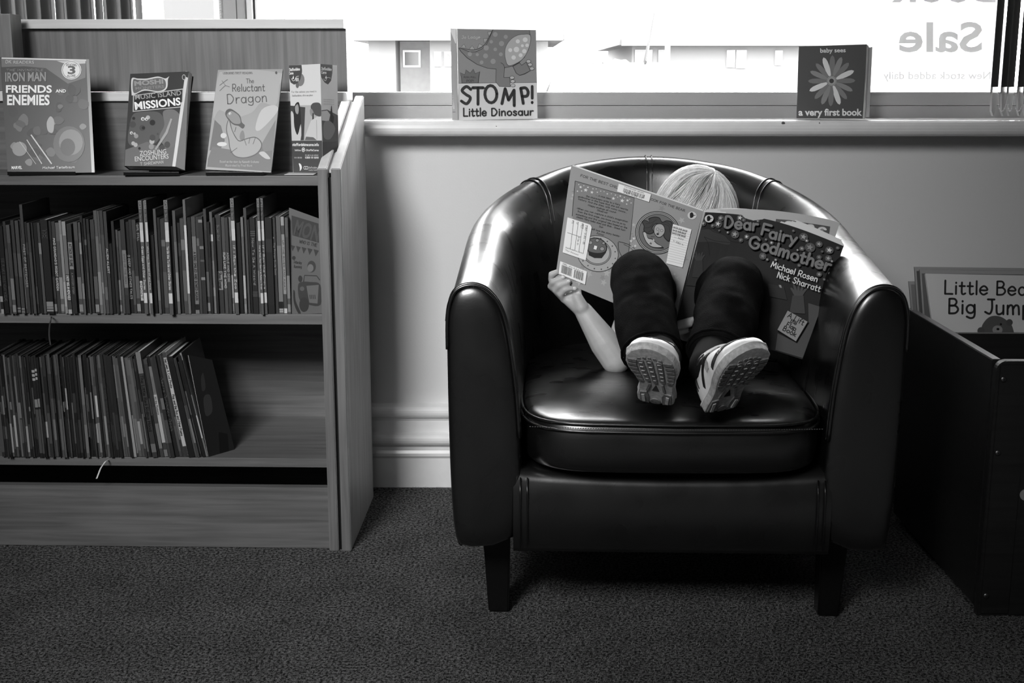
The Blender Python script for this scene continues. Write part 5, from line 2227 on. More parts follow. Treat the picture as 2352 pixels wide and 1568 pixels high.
# plate and cupcake
A.circ(470, 890, 185, .12, 158, n=36, rot=.25)
A.circ(470, 890, 180, .66, 153, n=36, rot=.25)
A.circ(462, 880, 128, .12, 112, n=32, rot=.25)
A.circ(462, 880, 123, .60, 107, n=32, rot=.25)
A.circ(462, 880, 116, .12, 100, n=32, rot=.25)
A.circ(462, 880, 112, .68, 96, n=32, rot=.25)
for k in range(16):
    a = k * .39 + .2
    A.star(470 + 158 * math.cos(a), 890 + 136 * math.sin(a) + 18 * math.cos(a), 9, .12, a)
A.up()
A.poly([(382, 850), (545, 880), (505, 932), (440, 930), (390, 905)], .10)
A.blob([(375, 850), (370, 790), (410, 755), (470, 752), (525, 780), (552, 830), (540, 880), (470, 896), (395, 880)], .10, 4)
A.blob([(380, 848), (378, 795), (412, 762), (468, 760), (518, 785), (542, 832), (532, 872), (470, 886), (400, 872)], .38, 4)
for x, y, r in ((405, 795, 20), (465, 775, 18), (450, 838, 20), (508, 850, 22), (520, 800, 15)):
    A.circ(x, y, r, .1, r * .85)
    A.circ(x, y, r - 4, .58, (r - 4) * .85)
A.poly([(440, 820), (465, 826), (456, 858), (432, 850)], .92)
# portrait in its ringed medallion
for r, g in ((204, .12), (197, .62), (189, .12), (184, .62), (176, .12), (170, .42)):
    A.circ(1008, 700, r, g, r * .99, n=40)
A.blob([(880, 640), (862, 600), (895, 585), (930, 600), (925, 570), (975, 552), (1025, 560), (1050, 600), (1090, 585), (1140, 600), (1150, 660), (1130, 740), (1110, 790), (1060, 740), (1060, 680), (1000, 620), (960, 660), (975, 700), (930, 720), (880, 690)], .10, 4)
A.blob([(888, 640), (872, 604), (897, 592), (932, 608), (935, 576), (978, 560), (1022, 568), (1048, 610), (1090, 593), (1132, 606), (1142, 660), (1122, 735), (1106, 775), (1068, 735), (1066, 680), (1002, 612), (952, 655), (965, 695), (930, 710), (888, 686)], .24, 4)
for a in (((900, 620), (950, 610), (1000, 580)), ((890, 660), (940, 650), (970, 610)), ((1060, 620), (1110, 640), (1120, 700)), ((1050, 600), (1100, 610), (1135, 650)), ((920, 700), (950, 680))):
    A.line(list(a), 3, .08, smooth=True)
A.blob([(975, 650), (1000, 620), (1045, 618), (1072, 650), (1075, 700), (1040, 745), (1000, 745), (972, 700)], .1, 4)
A.blob([(981, 652), (1003, 627), (1042, 625), (1066, 653), (1068, 700), (1037, 738), (1003, 738), (978, 700)], .66, 4)
for x, y in ((1008, 670), (1045, 683)):
    A.circ(x, y, 15, .1, 12)
    A.circ(x, y, 12, .7, 9)
A.circ(1008, 716, 12, .1, 9)
A.line([(1020, 690), (1012, 703), (1022, 706)], 3, .1)
A.blob([(870, 700), (900, 700), (920, 750), (960, 760), (1000, 800), (1050, 830), (1060, 850), (960, 840), (900, 790)], .1, 4)
A.blob([(876, 706), (900, 707), (918, 756), (958, 768), (998, 806), (1046, 834), (960, 832), (905, 786)], .72, 4)
A.star(968, 775, 16, .8)
A.star(944, 804, 16, .08)
for x in (950, 962, 974):
    A.circ(x, 740, 4, .1, n=6, up=False)
A.line([(650, 790), (655, 860), (690, 930)], 4, .1, smooth=True)
A.line([(655, 785), (740, 810), (800, 850)], 4, .1, smooth=True)
A.line([(700, 810), (740, 830), (785, 862)], 3, .1, smooth=True)
for x, y, r in ((792, 758, 18), (766, 782, 18), (804, 826, 17), (776, 830, 10)):
    A.star(x, y, r, .82, .3)
A.up()
# publisher's lamp-like roundel: plain dark blob on a pale disc
A.circ(1327, 535, 42, .82, 38)
A.blob([(1308, 515), (1330, 505), (1342, 530), (1335, 552), (1310, 558)], .06, 4)
A.line([(1340, 535), (1358, 532)], 6, .06)
A.text('ROSEN - SHARRATT', (1412, 570), (1376, 705), 14, .15, 2.6)
A.text('DEAR FAIRY GODMOTHER', (1316, 950), (1280, 1110), 14, .15, 2.6)
A.build('back_print', M['inkm'], fb)


def label_part(name, pts, lift):
    A_ = Art(LQ, Ls, (1250, 360, 3.92), lift=lift)
    A_.poly(pts, .88)
    return A_


# library labels, each its own sticker
A = label_part('l', [(662, 243), (952, 338), (932, 414), (645, 320)], .0028)
A.text('STAFFORDSHIRE LIBRARIES', (710, 276), (888, 334), 10, .2, 2)
rr = random.Random(6)
x = 0
while x < 190:
    w = rr.choice((3, 3, 5, 7))
    a = (705 + x, 284 + x * .325)
    A.poly([a, (a[0] + w, a[1] + w * .325), (a[0] + w - 8, a[1] + w * .325 + 36), (a[0] - 8, a[1] + 36)], .15)
    x += w + rr.choice((3, 4, 5))
A.text('3 8014 09310 9661', (702, 332), (870, 386), 17, .15, 3.4)
A.build('barcode_sticker', M['ink'], fb)
A = label_part('l', [(208, 572), (405, 636), (418, 660), (366, 950), (165, 880)], .0028)
for k, (a, b) in enumerate((((262, 600), (232, 850)), ((302, 612), (270, 862)), ((342, 622), (306, 875)), ((382, 645), (345, 890)))):
    A.line([a, b], 4, .15)
A.line([(205, 708), (322, 748)], 4, .15)
A.text('3 8014 09310 9681', (368, 640), (340, 810), 16, .15, 3.2)
A.text('PET', (330, 630), (322, 672), 20, .12, 4)
A.text('CP', (290, 612), (284, 632), 14, .12, 2.6)
A.text('R YT', (250, 600), (243, 628), 14, .12, 2.6)
A.text('31 Jan 2014', (300, 745), (288, 820), 12, .15, 2.2)
A.text('Staffordshire Library', (188, 842), (345, 895), 10, .3, 2)
A.text('Your Account', (186, 862), (300, 908), 10, .3, 2)
A.build('return_slip', M['ink'], fb)
A = label_part('l', [(145, 955), (378, 1045), (362, 1153), (130, 1058)], .0028)
rr = random.Random(16)
x = 0
while x < 190:
    w = rr.choice((3, 4, 6, 8))
    if not 92 < x < 104:
        a = (160 + x, 985 + x * .385)
        A.poly([a, (a[0] + w, a[1] + w * .385), (a[0] + w - 8, a[1] + w * .385 + 66), (a[0] - 8, a[1] + 66)], .10)
    x += w + rr.choice((2, 3, 4))
A.text('ISBN 978-1-4063-3616-0', (165, 980), (340, 1052), 10, .2, 2)
A.build('barcode_sticker', M['ink'], fb)
A = label_part('l', [(1150, 622), (1322, 672), (1238, 1025), (1088, 985)], .0028)
for k in range(15):
    t = k / 15
    A.line([(1144 - 56 * t, 655 + 325 * t), (1312 - 70 * t, 700 + 318 * t)], 1.6, .45)
for k, (a, b) in enumerate((((1150, 660), (1280, 700)), ((1146, 688), (1268, 724)), ((1140, 714), (1264, 750)))):
    A.text('DATE DUE BACK', a, b, 18, .12, 3)
    A.line([(a[0] + 4, a[1] - 6), (b[0] - 4, b[1] - 8)], 3, .15)
A.text('27 NOV', (1160, 750), (1246, 776), 14, .2, 2.6)
A.text('12 DEC 12', (1150, 786), (1246, 828), 14, .2, 2.6)
A.build('date_label', M['ink'], fb)

# ---- front cover print
A = BArt(RQ, Rs, (1560, 440, 3.92))
A.layer = 2
# wood scene in the lower part
for (a, b, c, d, g) in (((40, 1000), (180, 400), (440, 430), (300, 1000), .17), ((440, 430), (620, 480), (640, 900), (300, 1000), .15), ((640, 480), (760, 640), (800, 1330), (520, 1260), .14)):
    pass
A.blob([(170, 350), (270, 345), (340, 375), (430, 420), (480, 480), (440, 500), (300, 470), (150, 460)], .20, 4)
A.line([(170, 350), (270, 345), (320, 375), (420, 410), (470, 460), (560, 480)], 5, .08, smooth=True)
A.line([(225, 420), (262, 480), (278, 590)], 5, .08, smooth=True)
A.line([(225, 420), (330, 460), (480, 480)], 4, .08, smooth=True)
for s_, o_ in ((.0, (175, 640)), (.1, (1080, 960))):
    ox_, oy_ = o_
    big = 1.0 if ox_ < 500 else 1.25
    for ang, ln in ((-2.3, 75), (-1.9, 90), (-1.5, 70), (-1.1, 85), (-.7, 80)):
        A.line([(ox_, oy_ + 50), (ox_ + math.cos(ang) * ln * .6 * big, oy_ + math.sin(ang) * ln * .5 * big), (ox_ + math.cos(ang) * ln * big, oy_ + math.sin(ang) * ln * big)], 18 * big, .30 if ox_ > 500 else .22, smooth=True, taper=True)
    A.poly([(ox_ - 38 * big, oy_), (ox_ + 38 * big, oy_), (ox_ + 46 * big, oy_ + 160), (ox_ - 60 * big, oy_ + 150)], .26 if ox_ > 500 else .17)
A.poly([(1165, 1025), (1282, 1060), (1120, 1500), (880, 1430), (900, 1290), (1060, 1370), (1165, 1195)], .30)
A.poly([(820, 855), (960, 880), (985, 1000), (830, 970)], .17)
A.poly([(915, 865), (935, 868), (942, 892), (922, 890)], .6)
A.line([(60, 860), (180, 872)], 5, .1)
# lettering
stars = [(390, 250, 20), (575, 250, 22), (610, 270, 12), (742, 280, 10), (365, 305, 24), (312, 320, 14), (222, 297, 16), (457, 387, 9), (375, 368, 7), (525, 405, 26), (635, 428, 17), (580, 460, 14), (812, 452, 9),
         (862, 482, 13), (1060, 365, 9), (1147, 420, 26), (1173, 455, 12), (1198, 517, 30), (1277, 483, 20), (1362, 537, 24), (1432, 513, 11), (1128, 530, 16), (1090, 545, 8), (1272, 607, 15), (1350, 615, 20),
         (1378, 640, 9), (780, 607, 22), (820, 638, 10), (895, 640, 10), (1098, 687, 11), (1267, 765, 16), (1357, 755, 10), (1307, 810, 8), (1300, 553, 8)]
for i, (x, y, r) in enumerate(stars):
    g = (.62, .78, .50)[i % 3]
    A.circ(x, y, r * 1.5, .33, n=14)
for i, (x, y, r) in enumerate(stars):
    A.star(x, y, r * 1.1, (.66, .84, .55)[i % 3], .25)
for pas, (g, w) in enumerate(((.07, 33), (.50, 22))):
    A.up()
    A.text('Dear', (422, 338), (738, 372), 106, g, w)
    A.text('F', (764, 402), (846, 424), 104, g, w, lean=(.26, -.96))
    A.text('airy', (838, 436), (1082, 492), 104, g, w)
    A.text('G', (650, 524), (750, 548), 108, g, w)
    A.text('odmother', (762, 548), (1352, 735), 106, g, w)
A.circ(281, 254, 43, .82, 37)
A.blob([(262, 236), (284, 228), (296, 250), (288, 272), (264, 276)], .06, 4)
A.line([(294, 254), (312, 250)], 6, .06)
A.text('Michael Rosen', (850, 706), (1248, 838), 54, .95, 8)
A.text('Nick Sharratt', (902, 800), (1268, 926), 54, .90, 8)
A.poly([(990, 1088), (1167, 1190), (1062, 1365), (896, 1262)], .1)
A.poly([(993, 1095), (1160, 1190), (1060, 1358), (903, 1260)], .58)
A.text('A Lift', (990, 1150), (1120, 1222), 44, .1, 7)
A.text('the', (1010, 1192), (1062, 1222), 34, .1, 6)
A.text('Flap', (975, 1228), (1054, 1272), 40, .1, 7)
A.text('Book', (945, 1262), (1056, 1322), 40, .1, 7)
A.build('front_print', M['inkm'], fb)

# ================================================================== THE CHILD
kid = empty('person', (.30, 2.26, .40), 'fair-haired child curled up reading in the black leather armchair', 'person')
HC = Vector((.3405, 2.322, .622))


def V(px, py, y):
    return P(px, py, y=y)


def Zh(x, y, dy=0.0, base=2.158):
    """point of the enlarged hand view (origin 1250,600, scale 6.03)"""
    return P(1250 + x / 6.03, 600 + y / 6.03, y=base + dy)


bm = bmesh.new()
rotx = Matrix.Rotation(R(28), 3, 'X')
ellip(bm, HC, (.064, .078, .082), rotx)
ellip(bm, HC + Vector((0, -.022, -.038)), (.050, .055, .050), rotx)      # jaw and cheeks
ellip(bm, HC + Vector((0, -.078, -.028)), (.0085, .011, .012))            # nose
for s in (-1, 1):
    ellip(bm, HC + Vector((s * .0655, .004, -.018)), (.008, .014, .019))  # ears
    ellip(bm, HC + Vector((s * .026, -.064, -.030)), (.018, .014, .016))  # cheeks
ellip(bm, HC + Vector((0, -.070, -.055)), (.017, .009, .0045))            # lips
ellip(bm, HC + Vector((0, -.070, -.063)), (.014, .009, .0045))
capsule(bm, HC + Vector((0, .03, -.05)), (.335, 2.372, .53), .034, .038)
capsule(bm, (.325, 2.365, .51), (.315, 2.30, .445), .072, .074)
capsule(bm, (.27, 2.365, .52), (.39, 2.365, .52), .038, .038)
capsule(bm, (.28, 2.28, .435), (.35, 2.28, .435), .058, .058)
# arms
elbR = V(1414, 826, 2.14)
wrR = Zh(545, 690, .004)
capsule(bm, (.262, 2.36, .53), elbR, .030, .026)
capsule(bm, elbR, elbR.lerp(wrR, .35), .026, .0265)
capsule(bm, elbR.lerp(wrR, .35), wrR, .0265, .0165)
# right hand (palm, thumb and four fingers curled over the edge of the cover)
mcp = [(190, 400, .016), (205, 440, .013), (235, 485, .009), (270, 530, .004)]
for (x, y, d), r in zip(mcp, (.0085, .009, .009, .0085)):
    capsule(bm, wrR, Zh(x + 60, y + 10, d), .0145, .0095)
    capsule(bm, Zh(x + 60, y + 10, d), Zh(x, y, d), .0095, r * .75)
capsule(bm, Zh(520, 640, -.003), Zh(455, 500, .0), .0125, .010)
capsule(bm, Zh(455, 500, .002), Zh(455, 390, .014), .0092, .0075)
capsule(bm, Zh(455, 390, .014), Zh(420, 290, .017), .0072, .006)
fing = [[(190, 400, .016), (100, 255, .014), (100, 180, .008), (175, 150, .008)],
        [(205, 440, .013), (92, 345, .005), (120, 285, -.005), (262, 228, -.0065)],
        [(235, 485, .009), (155, 400, -.001), (200, 338, -.0075), (340, 282, -.0075)],
        [(270, 530, .004), (225, 462, -.004), (285, 392, -.0085), (405, 372, -.0075)]]
rad = [(.0066, .0062, .0058, .0052), (.0068, .0064, .0060, .0054), (.0066, .0062, .0058, .0052), (.0060, .0055, .0050, .0044)]
for f, rs in zip(fing, rad):
    pts = [Zh(*p) for p in f]
    for i in range(3):
        capsule(bm, pts[i], pts[i + 1], rs[i], rs[i + 1], 12, 4)
# left arm reaching under the book, two fingertips showing below the spine
elbL = Vector((.435, 2.27, .43))
wrL = V(1640, 792, 2.165)
capsule(bm, (.405, 2.36, .53), elbL, .030, .026)
capsule(bm, elbL, wrL, .026, .0165)
for k, (a, b, c, d) in enumerate((((1600, 770, 2.153), (1565, 752, 2.128), (1560, 742, 2.100), (1592, 733, 2.094)),
                                  ((1603, 777, 2.153), (1566, 764, 2.128), (1558, 751, 2.098), (1586, 745, 2.092)),
                                  ((1606, 783, 2.153), (1570, 775, 2.128), (1560, 765, 2.104), (1578, 758, 2.100)),
                                  ((1598, 764, 2.153), (1572, 745, 2.138), (1566, 735, 2.118), (1582, 728, 2.114)))):
    pts = [V(*a), V(*b), V(*c), V(*d)]
    capsule(bm, wrL, pts[0], .0145, .0085)
    for i in range(3):
        capsule(bm, pts[i], pts[i + 1], .0062 - .0004 * i, .0058 - .0004 * i, 12, 4)
capsule(bm, wrL, V(1625, 760, 2.163), .011, .008)
capsule(bm, V(1625, 760, 2.163), V(1612, 735, 2.163), .0075, .006)
# legs inside the trousers
KN_L, KN_R = V(1471, 644, 2.055), V(1684, 655, 2.035)
AN_L, AN_R = V(1497, 806, 1.925), V(1652, 806, 1.905)
for hip, kn, an in (((.275, 2.27, .44), KN_L, AN_L), ((.355, 2.27, .44), KN_R, AN_R)):
    capsule(bm, hip, kn, .045, .036)
    capsule(bm, kn, an, .034, .024)
body = link_mesh('body', remeshed(bm, .0024, 3, .5), M['skin'], kid, True, True)
for s in (-1, 1):
    bm = bmesh.new()
    ellip(bm, HC + Vector((s * .026, -.067, -.012)), (.010, .007, .0065))
    e_ = from_bm('eye', bm, mat('eye_white', .85, .2) if s < 0 else bpy.data.materials['eye_white'], kid, smooth=True)
    bm = bmesh.new()
    ellip(bm, HC + Vector((s * .026, -.0725, -.015)), (.0045, .0025, .0042))
    from_bm('iris', bm, M['shoe_k'], e_, smooth=True)
# fingernails
bm = bmesh.new()
ellip(bm, Zh(420, 376, -.0095), (.0042, .0022, .0036))
ellip(bm, Zh(262, 224, -.0112), (.0036, .0016, .0030))
ellip(bm, Zh(338, 276, -.0118), (.0036, .0016, .0030))
nl = from_bm('fingernails', bm, mat('fingernail', .86, .3), kid, smooth=True)
nl['kind'] = 'stuff'

# shirt
bm = bmesh.new()
capsule(bm, (.325, 2.365, .512), (.315, 2.30, .455), .083, .086)
capsule(bm, (.262, 2.362, .525), (.398, 2.362, .525), .047, .047)
shR, shL = Vector((.262, 2.36, .53)), Vector((.405, 2.36, .53))
capsule(bm, shR, shR.lerp(elbR, .45), .042, .038)
capsule(bm, shL, shL.lerp(elbL, .5), .042, .038)
link_mesh('shirt', remeshed(bm, .004, 5), M['shirt'], kid, True, True)

# trousers: loose dark legs that hang from the knees
bm = bmesh.new()
ellip(bm, (.315, 2.275, .437), (.098, .078, .062))
for hip, kn, an, px0 in (((.272, 2.265, .445), KN_L, AN_L, 0), ((.360, 2.265, .445), KN_R, AN_R, 1)):
    capsule(bm, hip, kn, .060, .050, 20)
    capsule(bm, kn, kn.lerp(an, .5) + Vector((0, .004, 0)), .051, .051, 20)
    capsule(bm, kn.lerp(an, .5), an + Vector((0, .012, .004)), .051, .047, 20)
me = remeshed(bm, .0036, 6)
nrm = [v.normal.copy() for v in me.vertices]
cos_ = [v.co.copy() for v in me.vertices]
for v, c, n_ in zip(me.vertices, cos_, nrm):
    d = noise.noise(Vector((c.x * 22, c.y * 22, c.z * 16 + c.x * 14))) * .0045 + noise.noise(c * 60) * .0012
    v.co = c + n_ * d
link_mesh('trousers', me, M['trouser'], kid, True, True)
# side seams and cuff folds
for kn, an, s in ((KN_L, AN_L, 1), (KN_R, AN_R, -1)):
    t_ = (an - kn).normalized()
    pts = []
    for k in range(9):
        p = kn.lerp(an, k / 8 * 1.02)
        pts.append(p + Vector((s * (.030 - .045 * k / 8), -.0445 + .004 * math.sin(k), .016)))
    tube('seam', catmull(pts, 3), .0009, M['trouser'], kid, 5)
    a_ = an + Vector((0, .012, .004))
    sx = t_.orthogonal().normalized()
    sy = t_.cross(sx)
    for off, r in ((.034, .0435), (.020, .0475)):
        tube('cuff_fold', [a_ + t_ * off * .55 + (sx * math.cos(2 * PI * k / 20) + sy * math.sin(2 * PI * k / 20)) * r for k in range(20)], .0022, M['trouser'], kid, 6, True)

# ---- hair: a scalp under a mass of individual strands, combed from the crown
bm = bmesh.new()
ellip(bm, HC + Vector((0, .006, .006)), (.0675, .080, .0785), rotx, 32, 20)
for v in list(bm.verts):
    pass
kill = [v for v in bm.verts if (v.co - HC).y < -.035 and (v.co - HC).z < -.020]
bmesh.ops.delete(bm, geom=kill, context='VERTS')
sc = from_bm('hair', bm, M['hair'], kid, smooth=True)
set_ink(sc, .5)
rr = random.Random(12)
vv, ff, gg = [], [], []
CR = Vector((.36, .15, .92)).normalized()      # crown whorl
a1 = CR.orthogonal().normalized()
a2 = CR.cross(a1)
NS = 3600
clump = [(rr.uniform(0, 2 * PI), rr.uniform(-.10, .10), rr.uniform(.6, 1.0)) for _ in range(150)]
for i in range(NS):
    ca, cw, cg = clump[i % len(clump)]
    th = ca + rr.gauss(0, .045)
    start = abs(rr.gauss(0, .10)) + (.0 if rr.random() < .6 else rr.uniform(0, .9))
    L_ = rr.uniform(1.35, 1.9)
    lift = 1.0 + rr.uniform(.0, .075) + (.02 if cg > .85 else 0)
    n = 9
    pts = []
    for k in range(n):
        t = start + (L_ - start) * k / (n - 1)
        ang = th + cw * t * 2 + .05 * math.sin(5 * t + ca * 3)
        d = CR * math.cos(t) + (a1 * math.cos(ang) + a2 * math.sin(ang)) * math.sin(t)
        lf_ = lift * (1 + (.03 if t < 1.2 else .03 + .05 * (t - 1.2)))
        p = Vector((d.x * .0700, d.y * .0820, d.z * .0805)) * lf_
        p = rotx @ p
        pts.append(HC + Vector((0, .004, .004)) + p)
    g = min(.98, max(.42, (.34 + .66 * cg) * rr.uniform(.82, 1.14)))
    w = rr.uniform(.00035, .0007)
    b = len(vv)
    for k in range(n):
        a = pts[max(k - 1, 0)]
        c = pts[min(k + 1, n - 1)]
        t = (c - a).normalized()
        out = (pts[k] - HC).normalized()
        s = t.cross(out).normalized()
        ww = w * (1 - .7 * k / (n - 1))
        vv += [pts[k] + s * ww, pts[k] - s * ww, pts[k] + out * ww]
    for k in range(n - 1):
        o_ = b + 3 * k
        for p_, q_ in ((0, 1), (1, 2), (2, 0)):
            ff.append((o_ + p_, o_ + q_, o_ + 3 + q_, o_ + 3 + p_))
            gg.append(g)
# a few flyaways over the crown
for i in range(26):
    th = rr.uniform(0, 2 * PI)
    p0 = HC + rotx @ Vector((.02 + rr.uniform(-.02, .02), .0 + rr.uniform(-.02, .01), .084))
    d = Vector((rr.uniform(-1, 1), rr.uniform(-.3, .3), rr.uniform(.1, .5)))
    b = len(vv)
    for k in range(6):
        t = k / 5
        q = p0 + d * .030 * t + Vector((0, 0, -.016 * t * t))
        vv += [q + Vector((0, 0, .0002)), q + Vector((.0002, 0, 0)), q + Vector((0, -.0002, 0))]
    for k in range(5):
        o_ = b + 3 * k
        for p_, q_ in ((0, 1), (1, 2), (2, 0)):
            ff.append((o_ + p_, o_ + q_, o_ + 3 + q_, o_ + 3 + p_))
            gg.append(.7)
me = bpy.data.meshes.new('hair_strands')
me.from_pydata([tuple(v) for v in vv], [], ff)
at = me.color_attributes.new('ink', 'FLOAT_COLOR', 'CORNER')
cols_ = []
for g in gg:
    cols_ += [lin(g), lin(g) * .97, lin(g) * .93, 1.0] * 4
cols_ = [c if (i_ % 4) == 3 else cols_[i_ - i_ % 4] for i_, c in enumerate(cols_)]
at.data.foreach_set('color', cols_)
hs = link_mesh('hair_strands', me, M['hair'], sc, True, True)
hs['kind'] = 'stuff'


# ---- trainers
def shoe(heel, toe_px, roll, mirror, label, nm='trainer'):
    L_ = .158
    # nearest toe position along its line of sight that gives the shoe its length
    best = None
    for k in range(600):
        y = 1.55 + .0006 * k
        t = P(toe_px[0], toe_px[1], y=y)
        e_ = abs((t - heel).length - L_)
        if t.y < heel.y and (best is None or e_ < best[0]):
            best = (e_, t)
    toe = best[1]
    Y = (toe - heel).normalized()
    Z = Vector((0, .8, .6))
    Z = (Z - Y * Z.dot(Y)).normalized()
    Z = Matrix.Rotation(roll, 3, Y) @ Z
    X = Y.cross(Z).normalized()
    mx = -1 if mirror else 1
    ob = empty(nm, heel, label, 'shoe')

    def T_(x, y, z):
        return heel + X * (x * mx) + Y * y + Z * z
    ctl = [(0, -.012, .012), (.03, -.024, .022), (.09, -.0285, .0275), (.18, -.0285, .0285), (.30, -.024, .0275), (.42, -.0225, .0295), (.54, -.028, .0345), (.66, -.0355, .0375), (.77, -.0385, .0375), (.87, -.0365, .0325), (.94, -.029, .023), (.985, -.017, .010), (1.0, -.006, .000)]

    def wl(t):
        for a, b in zip(ctl, ctl[1:]):
            if a[0] <= t <= b[0]:
                k = (t - a[0]) / (b[0] - a[0])
                k = k * k * (3 - 2 * k) * .4 + k * .6
                return a[1] + (b[1] - a[1]) * k, a[2] + (b[2] - a[2]) * k
        return ctl[-1][1], ctl[-1][2]
    TS = [0, .012, .03, .06, .09, .13, .18, .24, .30, .36, .42, .48, .54, .60, .66, .72, .77, .82, .87, .91, .94, .965, .985, 1.0]

    def zb(t):
        return .004 * max(0, (t - .72) / .28) ** 2 + .006 * max(0, (.10 - t) / .10) ** 2

    def ring(grow, z):
        Lr = [(wl(t)[0] * grow, t * L_, zb(t) + z) for t in TS]
        Rr = [(wl(t)[1] * grow, t * L_, zb(t) + z) for t in TS]
        return Lr + Rr[::-1]
    levels = [(.95, .0), (.99, .0015), (1.0, .004), (1.0, .009), (1.015, .0115), (.985, .0135)]
    bm = bmesh.new()
    rows = [[bm.verts.new(T_(*p)) for p in ring(g, z)] for g, z in levels]
    n = len(rows[0])
    for a, b in zip(rows, rows[1:]):
        for i in range(n):
            bm.faces.new((a[i], a[(i + 1) % n], b[(i + 1) % n], b[i]))
    m_ = len(TS)
    for rw in (rows[0], rows[-1]):
        for i in range(m_ - 1):
            try:
                bm.faces.new((rw[i], rw[i + 1], rw[n - 2 - i], rw[n - 1 - i]))
            except Exception:
                pass
    sole = from_bm('sole', bm, M['rub_l'], ob, smooth=False)
    # bright welt line round the sole
    tube('welt', [T_(x, y, z) for x, y, z in ring(1.012, .0118)], .0013, M['shoe_w'], ob, 6, True)

    def pad(name, pts, m=None, dep=.0022):
        """raised tread block; pts in (x fraction of the local width -1..1, t)"""
        if len(pts) < 3:
            return
        bm = bmesh.new()
        A_, B_ = [], []
        for fx, t in pts:
            a, b = wl(max(0, min(1, t)))
            c, h = (a + b) / 2, (b - a) / 2
            x = c + h * fx * .93
            A_.append(bm.verts.new(T_(x, t * L_, zb(t) - dep)))
            B_.append(bm.verts.new(T_(x, t * L_, zb(t) + .0005)))
        bm.faces.new(A_)
        bm.faces.new(B_[::-1])
        k_ = len(pts)
        for i in range(k_):
            bm.faces.new((A_[i], A_[(i + 1) % k_], B_[(i + 1) % k_], B_[i]))
        return from_bm(name, bm, m or M['rub_d'], sole)

    def lobe(x, t0, t1, w, bend=0.0):
        pts = []
        for k in range(7):
            a = PI * k / 6
            pts.append((x + bend + w * math.cos(a), t1 + .02 * math.sin(a)))
        for k in range(7):
            a = PI + PI * k / 6
            pts.append((x + w * math.cos(a), t0 + .02 * math.sin(a)))
        return pts
    for x, t0, t1 in ((-.40, .50, .82), (-.02, .48, .84), (.38, .50, .82)):
        pad('tread_pad', lobe(x, t0, t1, .135, x * .05))
        for k in range(5):
            tt = t0 + .03 + (t1 - t0 - .05) * k / 4
            pad('tread_lug', [(x - .07, tt), (x + .07, tt), (x + .07, tt + .007), (x - .07, tt + .007)], M['rub_l'], .0028)
    for s in (-1, 1):
        for k in range(6):
            t0 = .47 + .064 * k
            o_, i_ = .97, .66 - .015 * k
            pad('tread_pad', [(s * i_, t0), (s * o_, t0 + .008), (s * o_, t0 + .050), (s * i_, t0 + .044)])
    for k in range(7):
        x = -.72 + .24 * k
        pad('tread_pad', [(x - .09, .872 - .10 * x * x), (x + .09, .872 - .10 * x * x), (x + .07, .892 - .10 * x * x), (x - .07, .892 - .10 * x * x)], M['rub_d'], .0014)
    # arch bridge: two ribs and the little triangle window
    pad('arch_rib', [(-.62, .30), (-.48, .30), (-.30, .43), (-.42, .44)], M['rub_d'], .002)
    pad('arch_rib', [(.62, .30), (.48, .30), (.34, .43), (.46, .44)], M['rub_d'], .002)
    pad('arch_window', [(-.24, .30), (.22, .30), (0, .415)], M['shoe_k'], .0006)
    # heel: horseshoe bars and disc
    pad('heel_pad', [(-.95, .26), (-.55, .275), (-.38, .21), (-.46, .05), (-.92, .09)])
    pad('heel_pad', [(.95, .26), (.55, .275), (.38, .21), (.46, .05), (.92, .09)])
    pad('heel_disc', [(.30 * math.cos(2 * PI * k / 16), .10 + .055 * math.sin(2 * PI * k / 16)) for k in range(16)])
    for s in (-1, 1):
        pad('heel_bar', [(s * .82, .22), (s * .64, .23), (s * .58, .10), (s * .74, .09)], M['rub_l'], .0034)
    # upper
    hs_ = [(0, .040), (.05, .050), (.15, .058), (.28, .060), (.38, .056), (.48, .050), (.58, .043), (.68, .036), (.78, .029), (.87, .022), (.94, .015), (.985, .008), (1, .002)]

    def hh(t):
        for a, b in zip(hs_, hs_[1:]):
            if a[0] <= t <= b[0]:
                return a[1] + (b[1] - a[1]) * (t - a[0]) / (b[0] - a[0])
        return .002

    def U(t, f, lift=0.0):
        a, b = wl(t)
        c, h = (a + b) / 2, (b - a) / 2 * (.97 - .18 * max(0, .6 - t))
        an = PI * f
        cx_, sz = math.cos(an), math.sin(an)
        x = c - math.copysign(abs(cx_) ** .75, cx_) * (h + lift)
        z = zb(t) + .012 + (hh(t) + lift) * sz ** .85
        return T_(x, t * L_, z)
    bm = bmesh.new()
    rows = [[bm.verts.new(U(t, k / 14)) for k in range(15)] for t in TS]
    for a, b in zip(rows, rows[1:]):
        for i in range(14):
            bm.faces.new((a[i], a[i + 1], b[i + 1], b[i]))
    bm.faces.new(rows[0]); bm.faces.new(rows[-1][::-1])
    up = from_bm('upper', bm, M['shoe_w'], ob, smooth=True)

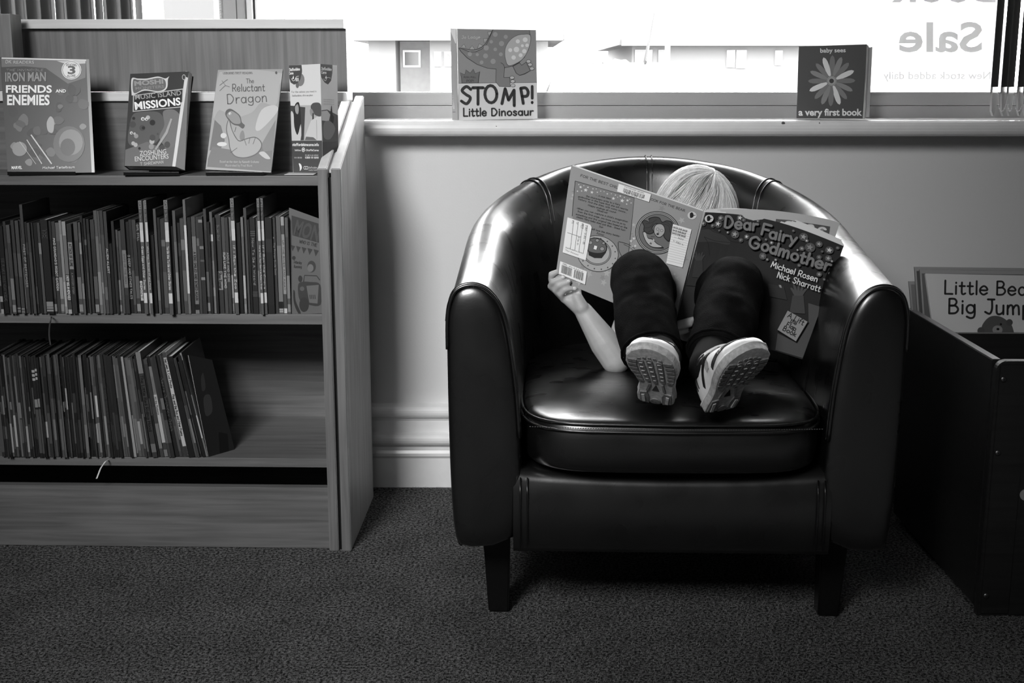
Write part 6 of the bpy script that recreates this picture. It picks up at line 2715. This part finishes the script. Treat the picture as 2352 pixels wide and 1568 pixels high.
    def patch(name, path_, w0, m, lift=.0012, parent=None, thick=True):
        """ribbon along (t,f) points on the upper"""
        pp = catmull([(t, f, 0) for t, f in path_], 5)
        bm = bmesh.new()
        A_, B_, C_, D_ = [], [], [], []
        for k, p in enumerate(pp):
            a = pp[max(k - 1, 0)]
            b = pp[min(k + 1, len(pp) - 1)]
            dx_, dy_ = (b.x - a.x) * L_, (b.y - a.y) * .10
            l = math.hypot(dx_, dy_) or 1
            w = w0 * (w0 and 1) * (.5 + .5 * math.sin(PI * k / (len(pp) - 1)))
            nt, nf = -dy_ / l * w / L_, dx_ / l * w / .10
            t1_, f1_ = min(1, max(0, p.x + nt)), min(1, max(0, p.y + nf))
            t2_, f2_ = min(1, max(0, p.x - nt)), min(1, max(0, p.y - nf))
            A_.append(bm.verts.new(U(t1_, f1_, lift)))
            B_.append(bm.verts.new(U(t2_, f2_, lift)))
            C_.append(bm.verts.new(U(t2_, f2_, 0)))
            D_.append(bm.verts.new(U(t1_, f1_, 0)))
        for k in range(len(pp) - 1):
            for a, b in ((A_, B_), (B_, C_), (D_, A_)):
                bm.faces.new((a[k], b[k], b[k + 1], a[k + 1]))
        return from_bm(name, bm, m, parent or up)
    for s in (0, 1):
        F = (lambda f: f) if s == 0 else (lambda f: 1 - f)
        patch('toe_band', [(.62, F(.05)), (.78, F(.16)), (.90, F(.34)), (.95, F(.5))], .0045, M['shoe_k'])
        patch('side_stripe', [(.58, F(.40)), (.46, F(.28)), (.36, F(.20)), (.26, F(.05))], .0036, M['shoe_k'])
        patch('side_stripe', [(.46, F(.42)), (.38, F(.30)), (.26, F(.30))], .0026, M['shoe_k'])
        patch('heel_line', [(.16, F(.10)), (.15, F(.28)), (.17, F(.42))], .0011, M['shoe_k'])
        patch('heel_line', [(.12, F(.10)), (.11, F(.28)), (.13, F(.42))], .0011, M['shoe_k'])
        patch('mesh_panel', [(.54, F(.14)), (.48, F(.18)), (.42, F(.14))], .007, M['shoe_g'], .0006)
        patch('lace_stay', [(.36, F(.40)), (.50, F(.38)), (.66, F(.42))], .0045, M['rub_l'], .0022)
    for k in range(4):
        t = .42 + .065 * k
        patch('lace', [(t, .38), (t + .02, .5), (t, .62)], .0022, M['shoe_w'], .0048)
    patch('tongue', [(.30, .5), (.45, .5), (.66, .5)], .008, M['shoe_g'], .0016)
    # padded collar
    tube('collar', [U(.05 + .30 * (0.5 - .5 * math.cos(2 * PI * k / 20)), .5 + .24 * math.sin(2 * PI * k / 20), .002) for k in range(20)], .0042, M['shoe_k'], up, 8, True)
    return ob, T_(0, L_ * .20, .065), Z, toe


hl = V(1508, 932, 1.848)
hr_ = V(1648, 950, 1.812)
s1, c1, z1, _ = shoe(hl, (1492, 808), R(-17), True, 'scuffed pale trainer with its sole to the room, left one of the pair', 'trainer')
s2_, c2, z2, _ = shoe(hr_, (1732, 806), R(20), False, 'scuffed pale trainer with its sole to the room, right one of the pair, tilted outwards', 'trainer')
for s_, c_, an in ((s1, c1, AN_L), (s2_, c2, AN_R)):
    bm = bmesh.new()
    capsule(bm, c_, an + Vector((0, .01, .004)), .027, .034, 18)
    from_bm('sock', bm, M['shirt'], kid, smooth=True)
